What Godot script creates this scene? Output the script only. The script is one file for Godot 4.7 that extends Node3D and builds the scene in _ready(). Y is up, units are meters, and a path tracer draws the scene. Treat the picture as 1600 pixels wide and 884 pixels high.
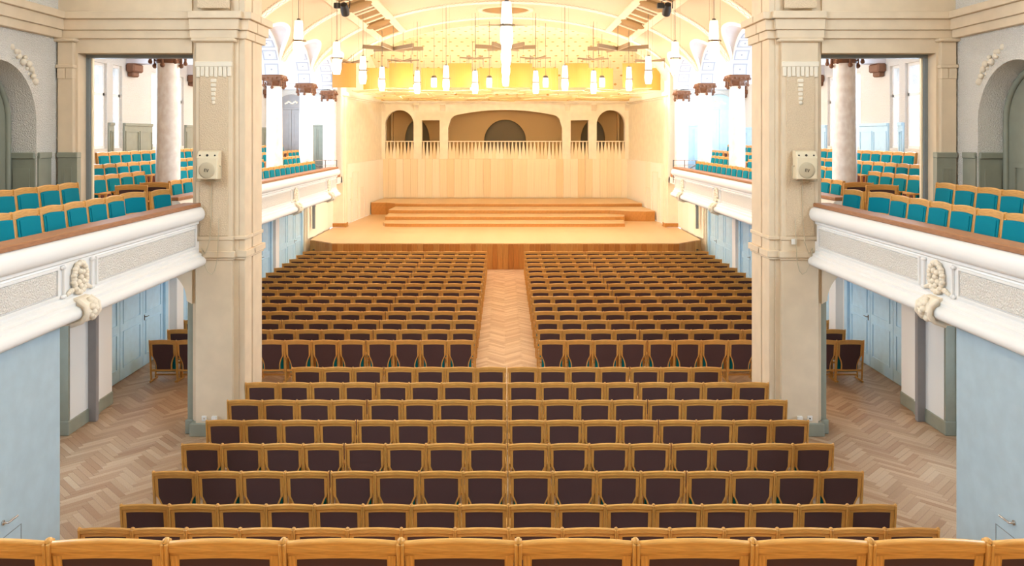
extends Node3D
# A concert hall seen from its rear gallery. y up, metres; the camera stands at z = 0 and looks along -z.
# "d" below is the distance in front of the camera (z = -d).

const SPRING := 6.95      # springing of the vault
const VA := 7.25          # half span of the vault
const VB := 3.05          # its rise
const COLS := [17.5, 21.5, 25.6, 29.7, 33.6]
const ORD := ["first", "second", "third", "fourth", "fifth", "sixth", "seventh", "eighth", "ninth", "tenth", "eleventh", "twelfth", "thirteenth", "fourteenth", "fifteenth", "sixteenth"]

var M := {}
var taken := {}
var rng := RandomNumberGenerator.new()


# ---------------------------------------------------------------- mesh builder
class MB:
	var v := PackedVector3Array()
	var n := PackedVector3Array()
	var uv := PackedVector2Array()
	var col := PackedColorArray()
	var c := Color.WHITE
	var tinted := false
	var xf := Transform3D()
	var bend := 0.0      # bows things backwards across x, as a chair back is
	var half := 1.0

	func tri(a: Vector3, b: Vector3, e: Vector3, na: Vector3, nb: Vector3, ne: Vector3, ua := Vector2.ZERO, ub := Vector2.ZERO, ue := Vector2.ZERO) -> void:
		if bend != 0.0:
			a.z += bend * (1.0 - pow(a.x / half, 2.0))
			b.z += bend * (1.0 - pow(b.x / half, 2.0))
			e.z += bend * (1.0 - pow(e.x / half, 2.0))
		a = xf * a
		b = xf * b
		e = xf * e
		na = (xf.basis * na).normalized()
		nb = (xf.basis * nb).normalized()
		ne = (xf.basis * ne).normalized()
		if (e - a).cross(b - a).dot(na + nb + ne) < 0.0:
			var t := b
			b = e
			e = t
			t = nb
			nb = ne
			ne = t
			var w := ub
			ub = ue
			ue = w
		v.append_array([a, b, e])
		n.append_array([na, nb, ne])
		uv.append_array([ua, ub, ue])
		if tinted:
			col.append_array([c, c, c])

	func flat(a: Vector3, b: Vector3, e: Vector3, out: Vector3) -> void:
		var f := (e - a).cross(b - a)
		if f.length() < 1e-10:
			return
		f = f.normalized()
		if f.dot(out) < 0.0:
			f = -f
		tri(a, b, e, f, f, f)

	func quad(a: Vector3, b: Vector3, e: Vector3, g: Vector3, out: Vector3) -> void:
		var f := (e - a).cross(g - b)
		if f.length() < 1e-10:
			return
		f = f.normalized()
		if f.dot(out) < 0.0:
			f = -f
		tri(a, b, e, f, f, f, Vector2(0, 0), Vector2(1, 0), Vector2(1, 1))
		tri(a, e, g, f, f, f, Vector2(0, 0), Vector2(1, 1), Vector2(0, 1))

	# eight corners: index bits x=1, y=2, z=4
	func hexa(p: Array) -> void:
		var m := Vector3.ZERO
		for q in p:
			m += q
		m /= 8.0
		for f in [[0, 1, 3, 2], [4, 5, 7, 6], [0, 1, 5, 4], [2, 3, 7, 6], [0, 2, 6, 4], [1, 3, 7, 5]]:
			var k: Vector3 = (p[f[0]] + p[f[1]] + p[f[2]] + p[f[3]]) / 4.0 - m
			quad(p[f[0]], p[f[1]], p[f[2]], p[f[3]], k)

	func box(lo: Vector3, hi: Vector3) -> void:
		var p := []
		for i in 8:
			p.append(Vector3(hi.x if i & 1 else lo.x, hi.y if i & 2 else lo.y, hi.z if i & 4 else lo.z))
		hexa(p)

	# box with chamfered edges
	func cbox(lo: Vector3, hi: Vector3, k := 0.006) -> void:
		var m := (lo + hi) / 2.0
		var h := (hi - lo) / 2.0
		k = minf(k, minf(h.x, minf(h.y, h.z)) * 0.6)
		var ax := [Vector3.RIGHT, Vector3.UP, Vector3.BACK]
		for i in 3:
			var j := (i + 1) % 3
			var l := (i + 2) % 3
			for s in [-1.0, 1.0]:
				var q := []
				for st in [[-1, -1], [1, -1], [1, 1], [-1, 1]]:
					q.append(m + ax[i] * s * h[i] + ax[j] * st[0] * (h[j] - k) + ax[l] * st[1] * (h[l] - k))
				quad(q[0], q[1], q[2], q[3], ax[i] * s)
				for t in [-1.0, 1.0]:
					var e := []
					for u in [-1.0, 1.0]:
						e.append(m + ax[i] * s * h[i] + ax[j] * t * (h[j] - k) + ax[l] * u * (h[l] - k))
						e.append(m + ax[i] * s * (h[i] - k) + ax[j] * t * h[j] + ax[l] * u * (h[l] - k))
					quad(e[0], e[1], e[3], e[2], ax[i] * s + ax[j] * t)
		for x in [-1.0, 1.0]:
			for y in [-1.0, 1.0]:
				for z in [-1.0, 1.0]:
					var q := Vector3(x * h.x, y * h.y, z * h.z)
					flat(m + q - Vector3(0, y, z) * k, m + q - Vector3(x, 0, z) * k, m + q - Vector3(x, y, 0) * k, Vector3(x, y, z))

	# bar of w (across) by t (depth) from a to b
	func beam(a: Vector3, b: Vector3, w: float, t: float, side := Vector3.RIGHT, k := 0.005) -> void:
		var y := (b - a)
		var l := y.length()
		y /= l
		var x := (side - y * side.dot(y)).normalized()
		var z := x.cross(y)
		var keep := xf
		xf = xf * Transform3D(Basis(x, y, z), a)
		cbox(Vector3(-w / 2, 0, -t / 2), Vector3(w / 2, l, t / 2), k)
		xf = keep

	# solid of revolution about the y axis at c; prof = [[r, y], ...]
	func lathe(prof: Array, at := Vector3.ZERO, segs := 20, from := 0.0, to := TAU, sharp := 0.75) -> void:
		var np := prof.size()
		var nr := []
		for i in np - 1:
			var t := Vector2(prof[i + 1][0] - prof[i][0], prof[i + 1][1] - prof[i][1]).normalized()
			nr.append(Vector2(t.y, -t.x))
		for i in np - 1:
			var n0: Vector2 = nr[i]
			var n1: Vector2 = nr[i]
			if i > 0 and nr[i - 1].dot(nr[i]) > sharp:
				n0 = (nr[i - 1] + nr[i]).normalized()
			if i < np - 2 and nr[i + 1].dot(nr[i]) > sharp:
				n1 = (nr[i + 1] + nr[i]).normalized()
			for s in segs:
				var a0 := from + (to - from) * s / segs
				var a1 := from + (to - from) * (s + 1) / segs
				var q0 := Vector3(cos(a0), 0, sin(a0))
				var q1 := Vector3(cos(a1), 0, sin(a1))
				var A: Vector3 = at + q0 * prof[i][0] + Vector3.UP * prof[i][1]
				var B: Vector3 = at + q1 * prof[i][0] + Vector3.UP * prof[i][1]
				var C: Vector3 = at + q1 * prof[i + 1][0] + Vector3.UP * prof[i + 1][1]
				var D: Vector3 = at + q0 * prof[i + 1][0] + Vector3.UP * prof[i + 1][1]
				var na := q0 * n0.x + Vector3.UP * n0.y
				var nb := q1 * n0.x + Vector3.UP * n0.y
				var nc := q1 * n1.x + Vector3.UP * n1.y
				var nd := q0 * n1.x + Vector3.UP * n1.y
				if prof[i][0] > 1e-6:
					tri(A, B, C, na, nb, nc)
				if prof[i + 1][0] > 1e-6:
					tri(A, C, D, na, nc, nd)

	func ball(at: Vector3, r: float, segs := 8, squash := 1.0) -> void:
		var p := []
		for i in segs / 2 + 2:
			var a := -PI / 2 + PI * i / (segs / 2 + 1)
			p.append([maxf(0.0, r * cos(a)), r * sin(a) * squash])
		p[0][0] = 0.0
		p[-1][0] = 0.0
		lathe(p, at, segs, 0.0, TAU, 0.2)

	func tube(pts: Array, r: float, segs := 8, closed := false) -> void:
		var count := pts.size()
		var up := Vector3.UP
		var rings := []
		for i in count:
			var a: Vector3 = pts[(i - 1 + count) % count] if closed or i > 0 else pts[i]
			var b: Vector3 = pts[(i + 1) % count] if closed or i < count - 1 else pts[i]
			var t := (b - a).normalized()
			if absf(t.dot(up)) > 0.95:
				up = Vector3.RIGHT if absf(t.x) < 0.9 else Vector3.BACK
			var x := up.cross(t).normalized()
			var y := t.cross(x)
			up = y
			var ring := []
			for s in segs:
				var g := TAU * s / segs
				ring.append([pts[i] + (x * cos(g) + y * sin(g)) * r, x * cos(g) + y * sin(g)])
			rings.append(ring)
		for i in (count if closed else count - 1):
			var p: Array = rings[i]
			var q: Array = rings[(i + 1) % count]
			for s in segs:
				var e := (s + 1) % segs
				tri(p[s][0], p[e][0], q[e][0], p[s][1], p[e][1], q[e][1])
				tri(p[s][0], q[e][0], q[s][0], p[s][1], q[e][1], q[s][1])
		if not closed:
			for w in [[0, 1], [count - 1, count - 2]]:
				var o: Vector3 = pts[w[0]] - pts[w[1]]
				for s in segs:
					flat(pts[w[0]], rings[w[0]][s][0], rings[w[0]][(s + 1) % segs][0], o)

	# polygon in the plane of ex and ey, thickened along ez
	func plate(poly: PackedVector2Array, at: Vector3, ex: Vector3, ey: Vector3, ez: Vector3) -> void:
		var ix := Geometry2D.triangulate_polygon(poly)
		var f := ex.cross(ey)
		var o := ez if true else f
		for i in range(0, ix.size(), 3):
			var p := []
			for k in 3:
				p.append(at + ex * poly[ix[i + k]].x + ey * poly[ix[i + k]].y)
			flat(p[0], p[1], p[2], -o)
			flat(p[0] + ez, p[1] + ez, p[2] + ez, o)
		var ccw := not Geometry2D.is_polygon_clockwise(poly)
		for i in poly.size():
			var a := poly[i]
			var b := poly[(i + 1) % poly.size()]
			var t := b - a
			var nn := Vector2(t.y, -t.x) * (1.0 if ccw else -1.0)
			var A := at + ex * a.x + ey * a.y
			var B := at + ex * b.x + ey * b.y
			quad(A, B, B + ez, A + ez, ex * nn.x + ey * nn.y)

	# open outline in x, y run along z; neighbours that bend gently share normals. inward: which side shows
	func run(prof: PackedVector2Array, z0: float, z1: float, side := 1.0, capped := true) -> void:
		var np := prof.size()
		var nr := []
		for i in np - 1:
			var t := (prof[i + 1] - prof[i]).normalized()
			nr.append(Vector2(t.y, -t.x) * side)
		for i in np - 1:
			var n0: Vector2 = nr[i]
			var n1: Vector2 = nr[i]
			if i > 0 and nr[i - 1].dot(nr[i]) > 0.75:
				n0 = (nr[i - 1] + nr[i]).normalized()
			if i < np - 2 and nr[i + 1].dot(nr[i]) > 0.75:
				n1 = (nr[i + 1] + nr[i]).normalized()
			var A := Vector3(prof[i].x, prof[i].y, z0)
			var B := Vector3(prof[i + 1].x, prof[i + 1].y, z0)
			var C := Vector3(prof[i + 1].x, prof[i + 1].y, z1)
			var D := Vector3(prof[i].x, prof[i].y, z1)
			var a := Vector3(n0.x, n0.y, 0)
			var b := Vector3(n1.x, n1.y, 0)
			tri(A, B, C, a, b, b)
			tri(A, C, D, a, b, a)
		if capped:
			var ix := Geometry2D.triangulate_polygon(prof)
			for i in range(0, ix.size(), 3):
				for z in [z0, z1]:
					flat(Vector3(prof[ix[i]].x, prof[ix[i]].y, z), Vector3(prof[ix[i + 1]].x, prof[ix[i + 1]].y, z), Vector3(prof[ix[i + 2]].x, prof[ix[i + 2]].y, z), Vector3(0, 0, signf(z - (z0 + z1) / 2)))

	# sheet between two outlines over x, cut into upright strips so that it can be bowed
	func strips(xs: Array, top: Callable, low: Callable, z0: float, z1: float) -> void:
		for i in xs.size() - 1:
			var a: float = xs[i]
			var b: float = xs[i + 1]
			var p := []
			for k in 8:
				var x := b if k & 1 else a
				p.append(Vector3(x, top.call(x) if k & 2 else low.call(x), z1 if k & 4 else z0))
			quad(p[0], p[1], p[3], p[2], Vector3.FORWARD)
			quad(p[4], p[5], p[7], p[6], Vector3.BACK)
			quad(p[2], p[3], p[7], p[6], Vector3.UP)
			quad(p[0], p[1], p[5], p[4], Vector3.DOWN)
			if i == 0:
				quad(p[0], p[2], p[6], p[4], Vector3.LEFT)
			if i == xs.size() - 2:
				quad(p[1], p[3], p[7], p[5], Vector3.RIGHT)

	func arrays() -> Array:
		var a := []
		a.resize(Mesh.ARRAY_MAX)
		a[Mesh.ARRAY_VERTEX] = v
		a[Mesh.ARRAY_NORMAL] = n
		a[Mesh.ARRAY_TEX_UV] = uv
		if tinted:
			a[Mesh.ARRAY_COLOR] = col
		return a

	func mesh() -> ArrayMesh:
		var m := ArrayMesh.new()
		m.add_surface_from_arrays(Mesh.PRIMITIVE_TRIANGLES, arrays())
		return m


# ---------------------------------------------------------------- nodes
func numbered(called: String) -> String:
	var k: int = taken.get(called, 0)
	taken[called] = k + 1
	return called if k == 0 else "%s_%03d" % [called, k]


func tag(o: Node, label := "", category := "", group := "", kind := "") -> Node:
	for e in [["label", label], ["category", category], ["group", group], ["kind", kind]]:
		if e[1] != "":
			o.set_meta(e[0], e[1])
	return o


func thing(called: String, label: String, category: String, at := Vector3.ZERO, turn := 0.0, group := "") -> Node3D:
	var o := Node3D.new()
	o.name = numbered(called)
	add_child(o)
	o.position = at
	o.rotation.y = turn
	tag(o, label, category, group)
	return o


func structure(called: String) -> Node3D:
	var o := Node3D.new()
	o.name = numbered(called)
	add_child(o)
	tag(o, "", "", "", "structure")
	return o


func part(parent: Node, called: String, m: Variant, mat: Material) -> MeshInstance3D:
	var o := MeshInstance3D.new()
	o.name = called
	o.mesh = m.mesh() if m is MB else m
	o.material_override = mat
	parent.add_child(o, true)
	return o


# one mesh that is a thing of its own, its origin moved to the given place
func single(called: String, m: Variant, mat: Material, label := "", category := "", at := Vector3.ZERO, group := "", kind := "") -> MeshInstance3D:
	var o := MeshInstance3D.new()
	o.name = numbered(called)
	o.mesh = m.mesh() if m is MB else m
	o.material_override = mat
	add_child(o)
	o.position = at
	tag(o, label, category, group, kind)
	return o


func copy_of(o: Node3D, at: Vector3, turn: float, label: String, group: String) -> Node3D:
	var r: Node3D = o.duplicate()
	r.name = numbered(String(o.get_meta("base")))
	add_child(r)
	r.position = at
	r.rotation.y = turn
	tag(r, label, "", group)
	return r


# ---------------------------------------------------------------- materials
func noise_tex(freq: float, octaves: int, lo: Color, hi: Color, seed_: int, size := 256, gain := 1.6) -> ImageTexture:
	var f := FastNoiseLite.new()
	f.seed = seed_
	f.noise_type = FastNoiseLite.TYPE_SIMPLEX_SMOOTH
	f.frequency = freq
	f.fractal_octaves = octaves
	var g := f.get_seamless_image(size, size)
	var im := Image.create(size, size, false, Image.FORMAT_RGB8)
	for y in size:
		for x in size:
			var k := clampf((g.get_pixel(x, y).r - 0.5) * gain + 0.5, 0.0, 1.0)
			im.set_pixel(x, y, lo.lerp(hi, k))
	return ImageTexture.create_from_image(im)


func paint(c: Color, rough := 0.75, spec := 0.4) -> StandardMaterial3D:
	var m := StandardMaterial3D.new()
	m.albedo_color = c
	m.roughness = rough
	m.metallic_specular = spec
	return m


func triplanar(m: StandardMaterial3D, scale: Vector3, world := true) -> StandardMaterial3D:
	m.uv1_triplanar = true
	m.uv1_world_triplanar = world
	m.uv1_scale = scale
	return m


func c8(r: int, g: int, b: int) -> Color:
	return Color8(r, g, b)


func make_materials() -> void:
	var mottled := noise_tex(0.02, 4, Color(0.965, 0.965, 0.965), Color(1, 1, 1), 3)
	var rough := noise_tex(0.09, 3, Color(0.0, 0.0, 0.0), Color(1, 1, 1), 5, 256, 2.0)
	var grain := noise_tex(0.03, 4, Color(0.89, 0.87, 0.84), Color(1, 1, 1), 7)
	var weave := noise_tex(0.25, 2, Color(0.82, 0.82, 0.82), Color(1, 1, 1), 9)
	# painted plaster
	for e in [["plaster", c8(231, 210, 181)], ["white", c8(238, 236, 233)], ["lavender", c8(216, 211, 214)], ["warm_plaster", c8(248, 236, 212)]]:
		var m := paint(e[1], 0.8, 0.3)
		if e[0] != "white":
			m.albedo_texture = mottled
		M[e[0]] = triplanar(m, Vector3(0.35, 0.35, 0.35))
	# stucco with a real relief
	for e in [["stucco", c8(230, 207, 177)], ["white_stucco", c8(238, 234, 228)], ["vault", c8(213, 190, 165)]]:
		var m := paint(e[1], 0.85, 0.25)
		m.albedo_texture = noise_tex(0.11, 3, Color(0.94, 0.93, 0.91), Color(1, 1, 1), 13)
		m.heightmap_enabled = true
		m.heightmap_texture = rough
		m.heightmap_scale = 1.1 if e[0] == "white_stucco" else 0.45
		M[e[0]] = triplanar(m, Vector3(1.5, 1.5, 1.5))
	# painted joinery
	for e in [["pale_blue", c8(192, 226, 247)], ["blue_panel", c8(180, 201, 212)], ["grey_green", c8(150, 152, 136)], ["door_grey", c8(150, 144, 142)], ["steel", c8(132, 138, 140)]]:
		var m := paint(e[1], 0.5, 0.45)
		m.albedo_texture = mottled
		M[e[0]] = triplanar(m, Vector3(0.6, 0.6, 0.6))
	# timbers; the grain runs along the axis with the small scale
	for e in [["oak_x", c8(224, 165, 86), Vector3(0.9, 14, 14)], ["oak_y", c8(222, 163, 84), Vector3(14, 0.9, 14)], ["oak_z", c8(220, 161, 83), Vector3(14, 14, 0.9)]]:
		var m := paint(e[1], 0.38, 0.5)
		m.albedo_texture = grain
		M[e[0]] = triplanar(m, e[2], false)
	for e in [["stage_floor", c8(230, 195, 150), Vector3(0.12, 3, 4.0), 0.4], ["stage_front", c8(200, 138, 66), Vector3(5, 0.6, 5), 0.5], ["rail_wood", c8(168, 114, 74), Vector3(8, 8, 0.7), 0.55]]:
		var m := paint(e[1], e[3], 0.5)
		m.albedo_texture = grain
		M[e[0]] = triplanar(m, e[2])
	for i in 5:
		var tones := [c8(198, 136, 62), c8(188, 120, 46), c8(204, 142, 68), c8(180, 114, 42), c8(194, 128, 54)]
		var m := paint(tones[i], 0.5, 0.5)
		m.albedo_texture = grain
		M["board%d" % i] = triplanar(m, Vector3(5, 0.15, 5))
		tones = [c8(247, 223, 184), c8(250, 229, 193), c8(245, 215, 172), c8(251, 233, 203), c8(248, 225, 188)]
		m = paint(tones[i], 0.55, 0.4)
		m.albedo_texture = mottled
		M["panel%d" % i] = triplanar(m, Vector3(4, 0.05, 4))
	for i in 6:
		var tones := [c8(203, 169, 136), c8(191, 155, 122), c8(215, 184, 152), c8(197, 161, 129), c8(208, 175, 143), c8(186, 147, 114)]
		var m := paint(tones[i], 0.36, 0.5)
		m.albedo_texture = grain
		M["plank%d" % i] = triplanar(m, Vector3(9, 9, 9))
	var all := paint(Color.WHITE, 0.36, 0.5)
	all.vertex_color_use_as_albedo = true
	all.albedo_texture = grain
	M["planks"] = triplanar(all, Vector3(9, 9, 9))
	# cloth
	for e in [["plum", c8(92, 66, 64)], ["teal", c8(14, 146, 168)], ["underside", c8(112, 66, 62)]]:
		var m := paint(e[1], 0.9, 0.2)
		m.albedo_texture = weave
		m.rim_enabled = true
		m.rim = 0.15
		m.rim_tint = 0.6
		M[e[0]] = triplanar(m, Vector3(6, 6, 6), false)
	# stone and carving
	var st := paint(c8(250, 247, 245), 0.45, 0.5)
	st.albedo_texture = noise_tex(0.035, 5, Color(0.93, 0.91, 0.90), Color(1, 1, 1), 21)
	M["marble"] = triplanar(st, Vector3(0.8, 0.5, 0.8))
	M["carved"] = paint(c8(126, 88, 66), 0.6, 0.4)
	M["stone_relief"] = paint(c8(240, 228, 208), 0.7, 0.35)
	# metal, plastic, lamps
	M["iron"] = paint(c8(90, 82, 76), 0.45, 0.5)
	M["black"] = paint(c8(34, 32, 32), 0.5, 0.5)
	M["beam"] = paint(c8(136, 114, 86), 0.5, 0.5)
	M["ivory"] = paint(c8(232, 216, 184), 0.45, 0.5)
	M["grille"] = paint(c8(198, 182, 152), 0.55, 0.5)
	M["mark"] = paint(c8(92, 82, 68), 0.5, 0.4)
	M["plastic"] = paint(c8(238, 234, 226), 0.4, 0.5)
	M["chrome"] = paint(c8(210, 206, 200), 0.25, 0.5)
	M["chrome"].metallic = 0.8
	var gold := paint(c8(196, 140, 56), 0.55, 0.5)
	gold.albedo_texture = weave
	M["gold"] = triplanar(gold, Vector3(3, 3, 3), false)
	var sail := paint(c8(255, 246, 212), 0.35, 0.5)
	sail.backlight_enabled = true
	sail.backlight = Color(1.0, 0.97, 0.85)
	M["sail"] = sail
	var glow := paint(c8(255, 246, 226), 0.3, 0.5)
	glow.emission_enabled = true
	glow.emission = Color(1.0, 0.93, 0.8)
	glow.emission_energy_multiplier = 2.4
	M["glow"] = glow
	var hot := paint(c8(255, 236, 190), 0.3, 0.5)
	hot.emission_enabled = true
	hot.emission = Color(1.0, 0.86, 0.55)
	hot.emission_energy_multiplier = 5.0
	M["hot"] = hot
	var pane := paint(Color(0.9, 0.95, 1.0, 0.08), 0.05, 0.5)
	pane.transparency = BaseMaterial3D.TRANSPARENCY_ALPHA
	M["pane"] = pane
	M["vent"] = paint(c8(150, 118, 78), 0.8, 0.2)
	M["niche"] = paint(c8(206, 170, 116), 0.8, 0.3)
	M["dark_door"] = paint(c8(128, 112, 82), 0.6, 0.4)
	# printed ornament: rosettes of the stage ceiling, roundels of the arches, scrolls of the ribs
	var im := Image.create(256, 256, false, Image.FORMAT_RGB8)
	im.fill(c8(240, 224, 190))
	for q in [Vector2(64, 64), Vector2(192, 192)]:
		for y in 256:
			for x in 256:
				var p: Vector2 = Vector2(x, y) - q
				var r: float = p.length()
				r = Vector2(p.x / 40.0, p.y / 19.0).length()
				if r < 0.8 + 0.2 * cos(6.0 * p.angle()):
					im.set_pixel(x, y, c8(198, 152, 80))
	for y in [0, 1, 128, 129]:
		for x in 256:
			im.set_pixel(x, y, c8(216, 194, 154))
	var ros := paint(Color.WHITE, 0.8, 0.3)
	ros.albedo_texture = ImageTexture.create_from_image(im)
	M["rosettes"] = ros
	im = Image.create(128, 128, false, Image.FORMAT_RGB8)
	im.fill(c8(222, 220, 222))
	im.fill_rect(Rect2i(14, 8, 100, 112), c8(164, 168, 178))
	im.fill_rect(Rect2i(24, 18, 80, 92), c8(192, 195, 203))
	for y in 128:
		for x in 128:
			var r := Vector2(x - 64, y - 64).length()
			if r < 38.0:
				im.set_pixel(x, y, c8(226, 226, 228) if r > 8.0 else c8(150, 156, 168))
	var disc := paint(Color.WHITE, 0.8, 0.3)
	disc.albedo_texture = ImageTexture.create_from_image(im)
	M["roundels"] = disc
	im = Image.create(128, 64, false, Image.FORMAT_RGB8)
	im.fill(c8(246, 232, 212))
	im.fill_rect(Rect2i(0, 6, 128, 4), c8(168, 140, 116))
	im.fill_rect(Rect2i(0, 54, 128, 4), c8(168, 140, 116))
	for x in 128:
		var y := int(32 + 9 * sin(x * TAU / 64.0))
		im.fill_rect(Rect2i(x, y - 3, 1, 7), c8(160, 124, 98))
	var rib := paint(Color.WHITE, 0.8, 0.3)
	rib.albedo_texture = ImageTexture.create_from_image(im)
	M["scroll"] = rib
	for i in 5:
		var tones := [c8(250, 241, 224), c8(251, 243, 228), c8(249, 239, 219), c8(252, 245, 231), c8(250, 241, 225)]
		M["cream%d" % i] = paint(tones[i], 0.6, 0.4)


func _ready() -> void:
	rng.seed = 20240611
	# ---- camera: level, the lens shifted down so that the verticals stay upright
	var cam := Camera3D.new()
	cam.name = "camera"
	cam.projection = Camera3D.PROJECTION_FRUSTUM
	cam.near = 0.1
	cam.far = 200.0
	cam.size = 0.1 * 884.0 / 1250.0
	cam.frustum_offset = Vector2(0.1 * 12.0 / 1250.0, -0.1 * 231.0 / 1250.0)
	cam.position = Vector3(-0.045, 5.04, 0)
	add_child(cam)
	cam.current = true
	# ---- sky and exposure
	var env := Environment.new()
	env.background_mode = Environment.BG_SKY
	var sm := ProceduralSkyMaterial.new()
	sm.sky_top_color = Color(0.74, 0.84, 0.96)
	sm.sky_horizon_color = Color(0.86, 0.92, 1.0)
	sm.ground_horizon_color = Color(0.80, 0.84, 0.88)
	sm.ground_bottom_color = Color(0.55, 0.56, 0.56)
	var sky := Sky.new()
	sky.sky_material = sm
	env.sky = sky
	env.background_energy_multiplier = 5.0
	env.tonemap_mode = Environment.TONE_MAPPER_LINEAR
	env.tonemap_exposure = 1.04
	env.sdfgi_enabled = true
	env.ssao_enabled = true
	env.ssil_enabled = true
	var we := WorldEnvironment.new()
	we.name = "environment"
	we.environment = env
	add_child(we)
	# ---- daylight through the windows: the gallery bays, the high windows of the rear hall
	for s in [-1.0, 1.0]:
		for d in [19.5, 23.55, 27.65, 31.6]:
			daylight(Vector3(s * 9.9, 5.75, -d), Vector2(1.5, 2.1), -s, 21.0)
		for d in [3.0, 6.6]:
			daylight(Vector3(s * 7.35, 8.75, -d), Vector2(2.2, 1.9), -s, 48.0)
		daylight(Vector3(s * 7.9, 1.7, -11.3), Vector2(2.4, 1.5), -s, 5.0)
	make_materials()
	build_floor()
	build_rear_hall()
	build_pillars()
	build_galleries()
	build_vault()
	build_stage()
	build_balconies()
	build_chairs()
	build_lamps()
	build_canopy()
	build_details()


func daylight(at: Vector3, size: Vector2, face: float, energy: float) -> void:
	var l := AreaLight3D.new()
	l.name = numbered("window_daylight")
	l.area_size = size
	l.light_energy = energy
	l.light_color = Color(0.80, 0.91, 1.0)
	l.area_range = 60.0
	l.shadow_enabled = true
	l.position = at
	l.rotation.y = -face * PI / 2
	add_child(l)


func bd(m: MB, x0: float, x1: float, y0: float, y1: float, d0: float, d1: float, k := 0.0) -> void:
	var lo := Vector3(minf(x0, x1), minf(y0, y1), -maxf(d0, d1))
	var hi := Vector3(maxf(x0, x1), maxf(y0, y1), -minf(d0, d1))
	if k > 0.0:
		m.cbox(lo, hi, k)
	else:
		m.box(lo, hi)


func pixel_of(p: Vector3) -> Vector2:
	return Vector2(788.0 + (p.x + 0.045) * 1250.0 / -p.z, 211.0 + (5.04 - p.y) * 1250.0 / -p.z)


# ---------------------------------------------------------------- floor of herringbone oak
func build_floor() -> void:
	var fl := structure("floor")
	var m := MB.new()
	bd(m, -11.0, 11.0, -0.3, -0.014, -4.0, 46.5)
	part(fl, "subfloor", m, M["plank1"])
	var W := 0.09
	var N := 6
	var near := []
	var rest := MB.new()
	rest.tinted = true
	var tones := []
	for i in 6:
		tones.append((M["plank%d" % i].albedo_color as Color).srgb_to_linear())
	var r2 := 1.0 / sqrt(2.0)
	for j in range(-170, 420):
		for k in range(-32, 32):
			for kind in 2:
				var u0: float
				var v0: float
				var u: float
				var v: float
				if kind == 0:
					u0 = j + 2 * N * k
					v0 = j
					u = u0 + N / 2.0
					v = v0 + 0.5
				else:
					u0 = j
					v0 = j - (2 * N - 1) + 2 * N * k
					u = u0 + 0.5
					v = v0 + N / 2.0
				var x := (u - v) * r2 * W
				var d := (u + v) * r2 * W
				if absf(x) > 8.0 or d < 7.2 or d > 30.6 or (absf(x) > 5.3 and d < 9.2):
					continue
				var tone := rng.randi() % 6
				var lift := rng.randf() * 0.0012
				var at := Vector3(x, -0.014, -d)
				# kind 0 runs along u (x and d grow together), kind 1 along v
				var turn := PI / 4 if kind == 0 else -PI / 4
				var p := pixel_of(at)
				var seen := p.y > 560.0 and p.y < 850.0 and ((p.x > 88.0 and p.x < 330.0) or (p.x > 1250.0 and p.x < 1506.0)) and absf(x) > 4.3
				near.append([0 if seen else 1, d, at, turn, tone, lift])
	near.sort_custom(func(a, b): return a[0] < b[0] or (a[0] == b[0] and a[1] < b[1]))
	var one := MB.new()
	one.cbox(Vector3(-N * W / 2 + 0.0012, 0, -W / 2 + 0.0012), Vector3(N * W / 2 - 0.0012, 0.014, W / 2 - 0.0012), 0.0015)
	var shared := one.mesh()
	for i in near.size():
		var e: Array = near[i]
		var basis := Basis(Vector3.UP, e[3])
		if i < 300 and e[0] == 0:
			var o := part(fl, "plank", shared, M["plank%d" % e[4]])
			o.transform = Transform3D(basis, e[2] + Vector3.UP * e[5])
		else:
			rest.xf = Transform3D(basis, e[2] + Vector3.UP * e[5])
			rest.c = tones[e[4]]
			var a := Vector3(-N * W / 2 + 0.0012, 0, -W / 2 + 0.0012)
			var b := Vector3(N * W / 2 - 0.0012, 0.014, W / 2 - 0.0012)
			rest.quad(Vector3(a.x, b.y, a.z), Vector3(b.x, b.y, a.z), Vector3(b.x, b.y, b.z), Vector3(a.x, b.y, b.z), Vector3.UP)
			rest.quad(Vector3(a.x, 0, a.z), Vector3(b.x, 0, a.z), Vector3(b.x, b.y, a.z), Vector3(a.x, b.y, a.z), Vector3.FORWARD)
			rest.quad(Vector3(a.x, 0, b.z), Vector3(b.x, 0, b.z), Vector3(b.x, b.y, b.z), Vector3(a.x, b.y, b.z), Vector3.BACK)
	var o := part(fl, "planks_beyond", rest, M["planks"])
	o.set_meta("kind", "stuff")
	# tread under the second last row and the tall rear tier that carries the last one
	var st := thing("seating_step", "low oak step carrying the row of chairs just before the rear tier", "step", Vector3(0, 0, -7.9))
	m = MB.new()
	m.cbox(Vector3(-4.9, 0.0, -0.72), Vector3(4.9, 0.168, 0.6), 0.01)
	part(st, "tread", m, M["oak_x"])
	st = thing("rear_tier", "tall oak tier carrying the rearmost row of chairs", "platform", Vector3(0, 0, -1.5))
	m = MB.new()
	m.cbox(Vector3(-5.0, 0, -2.75), Vector3(5.0, 2.286, 4.2), 0.01)
	part(st, "platform", m, M["oak_x"])


# a frame of four bars in the plane across x
func panel_on_x(m: MB, x: float, out: float, y0: float, y1: float, d0: float, d1: float, w: float, t: float) -> void:
	bd(m, x, x + out * t, y0, y0 + w, d0, d1)
	bd(m, x, x + out * t, y1 - w, y1, d0, d1)
	bd(m, x, x + out * t, y0 + w, y1 - w, d0, d0 + w)
	bd(m, x, x + out * t, y0 + w, y1 - w, d1 - w, d1)


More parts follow.
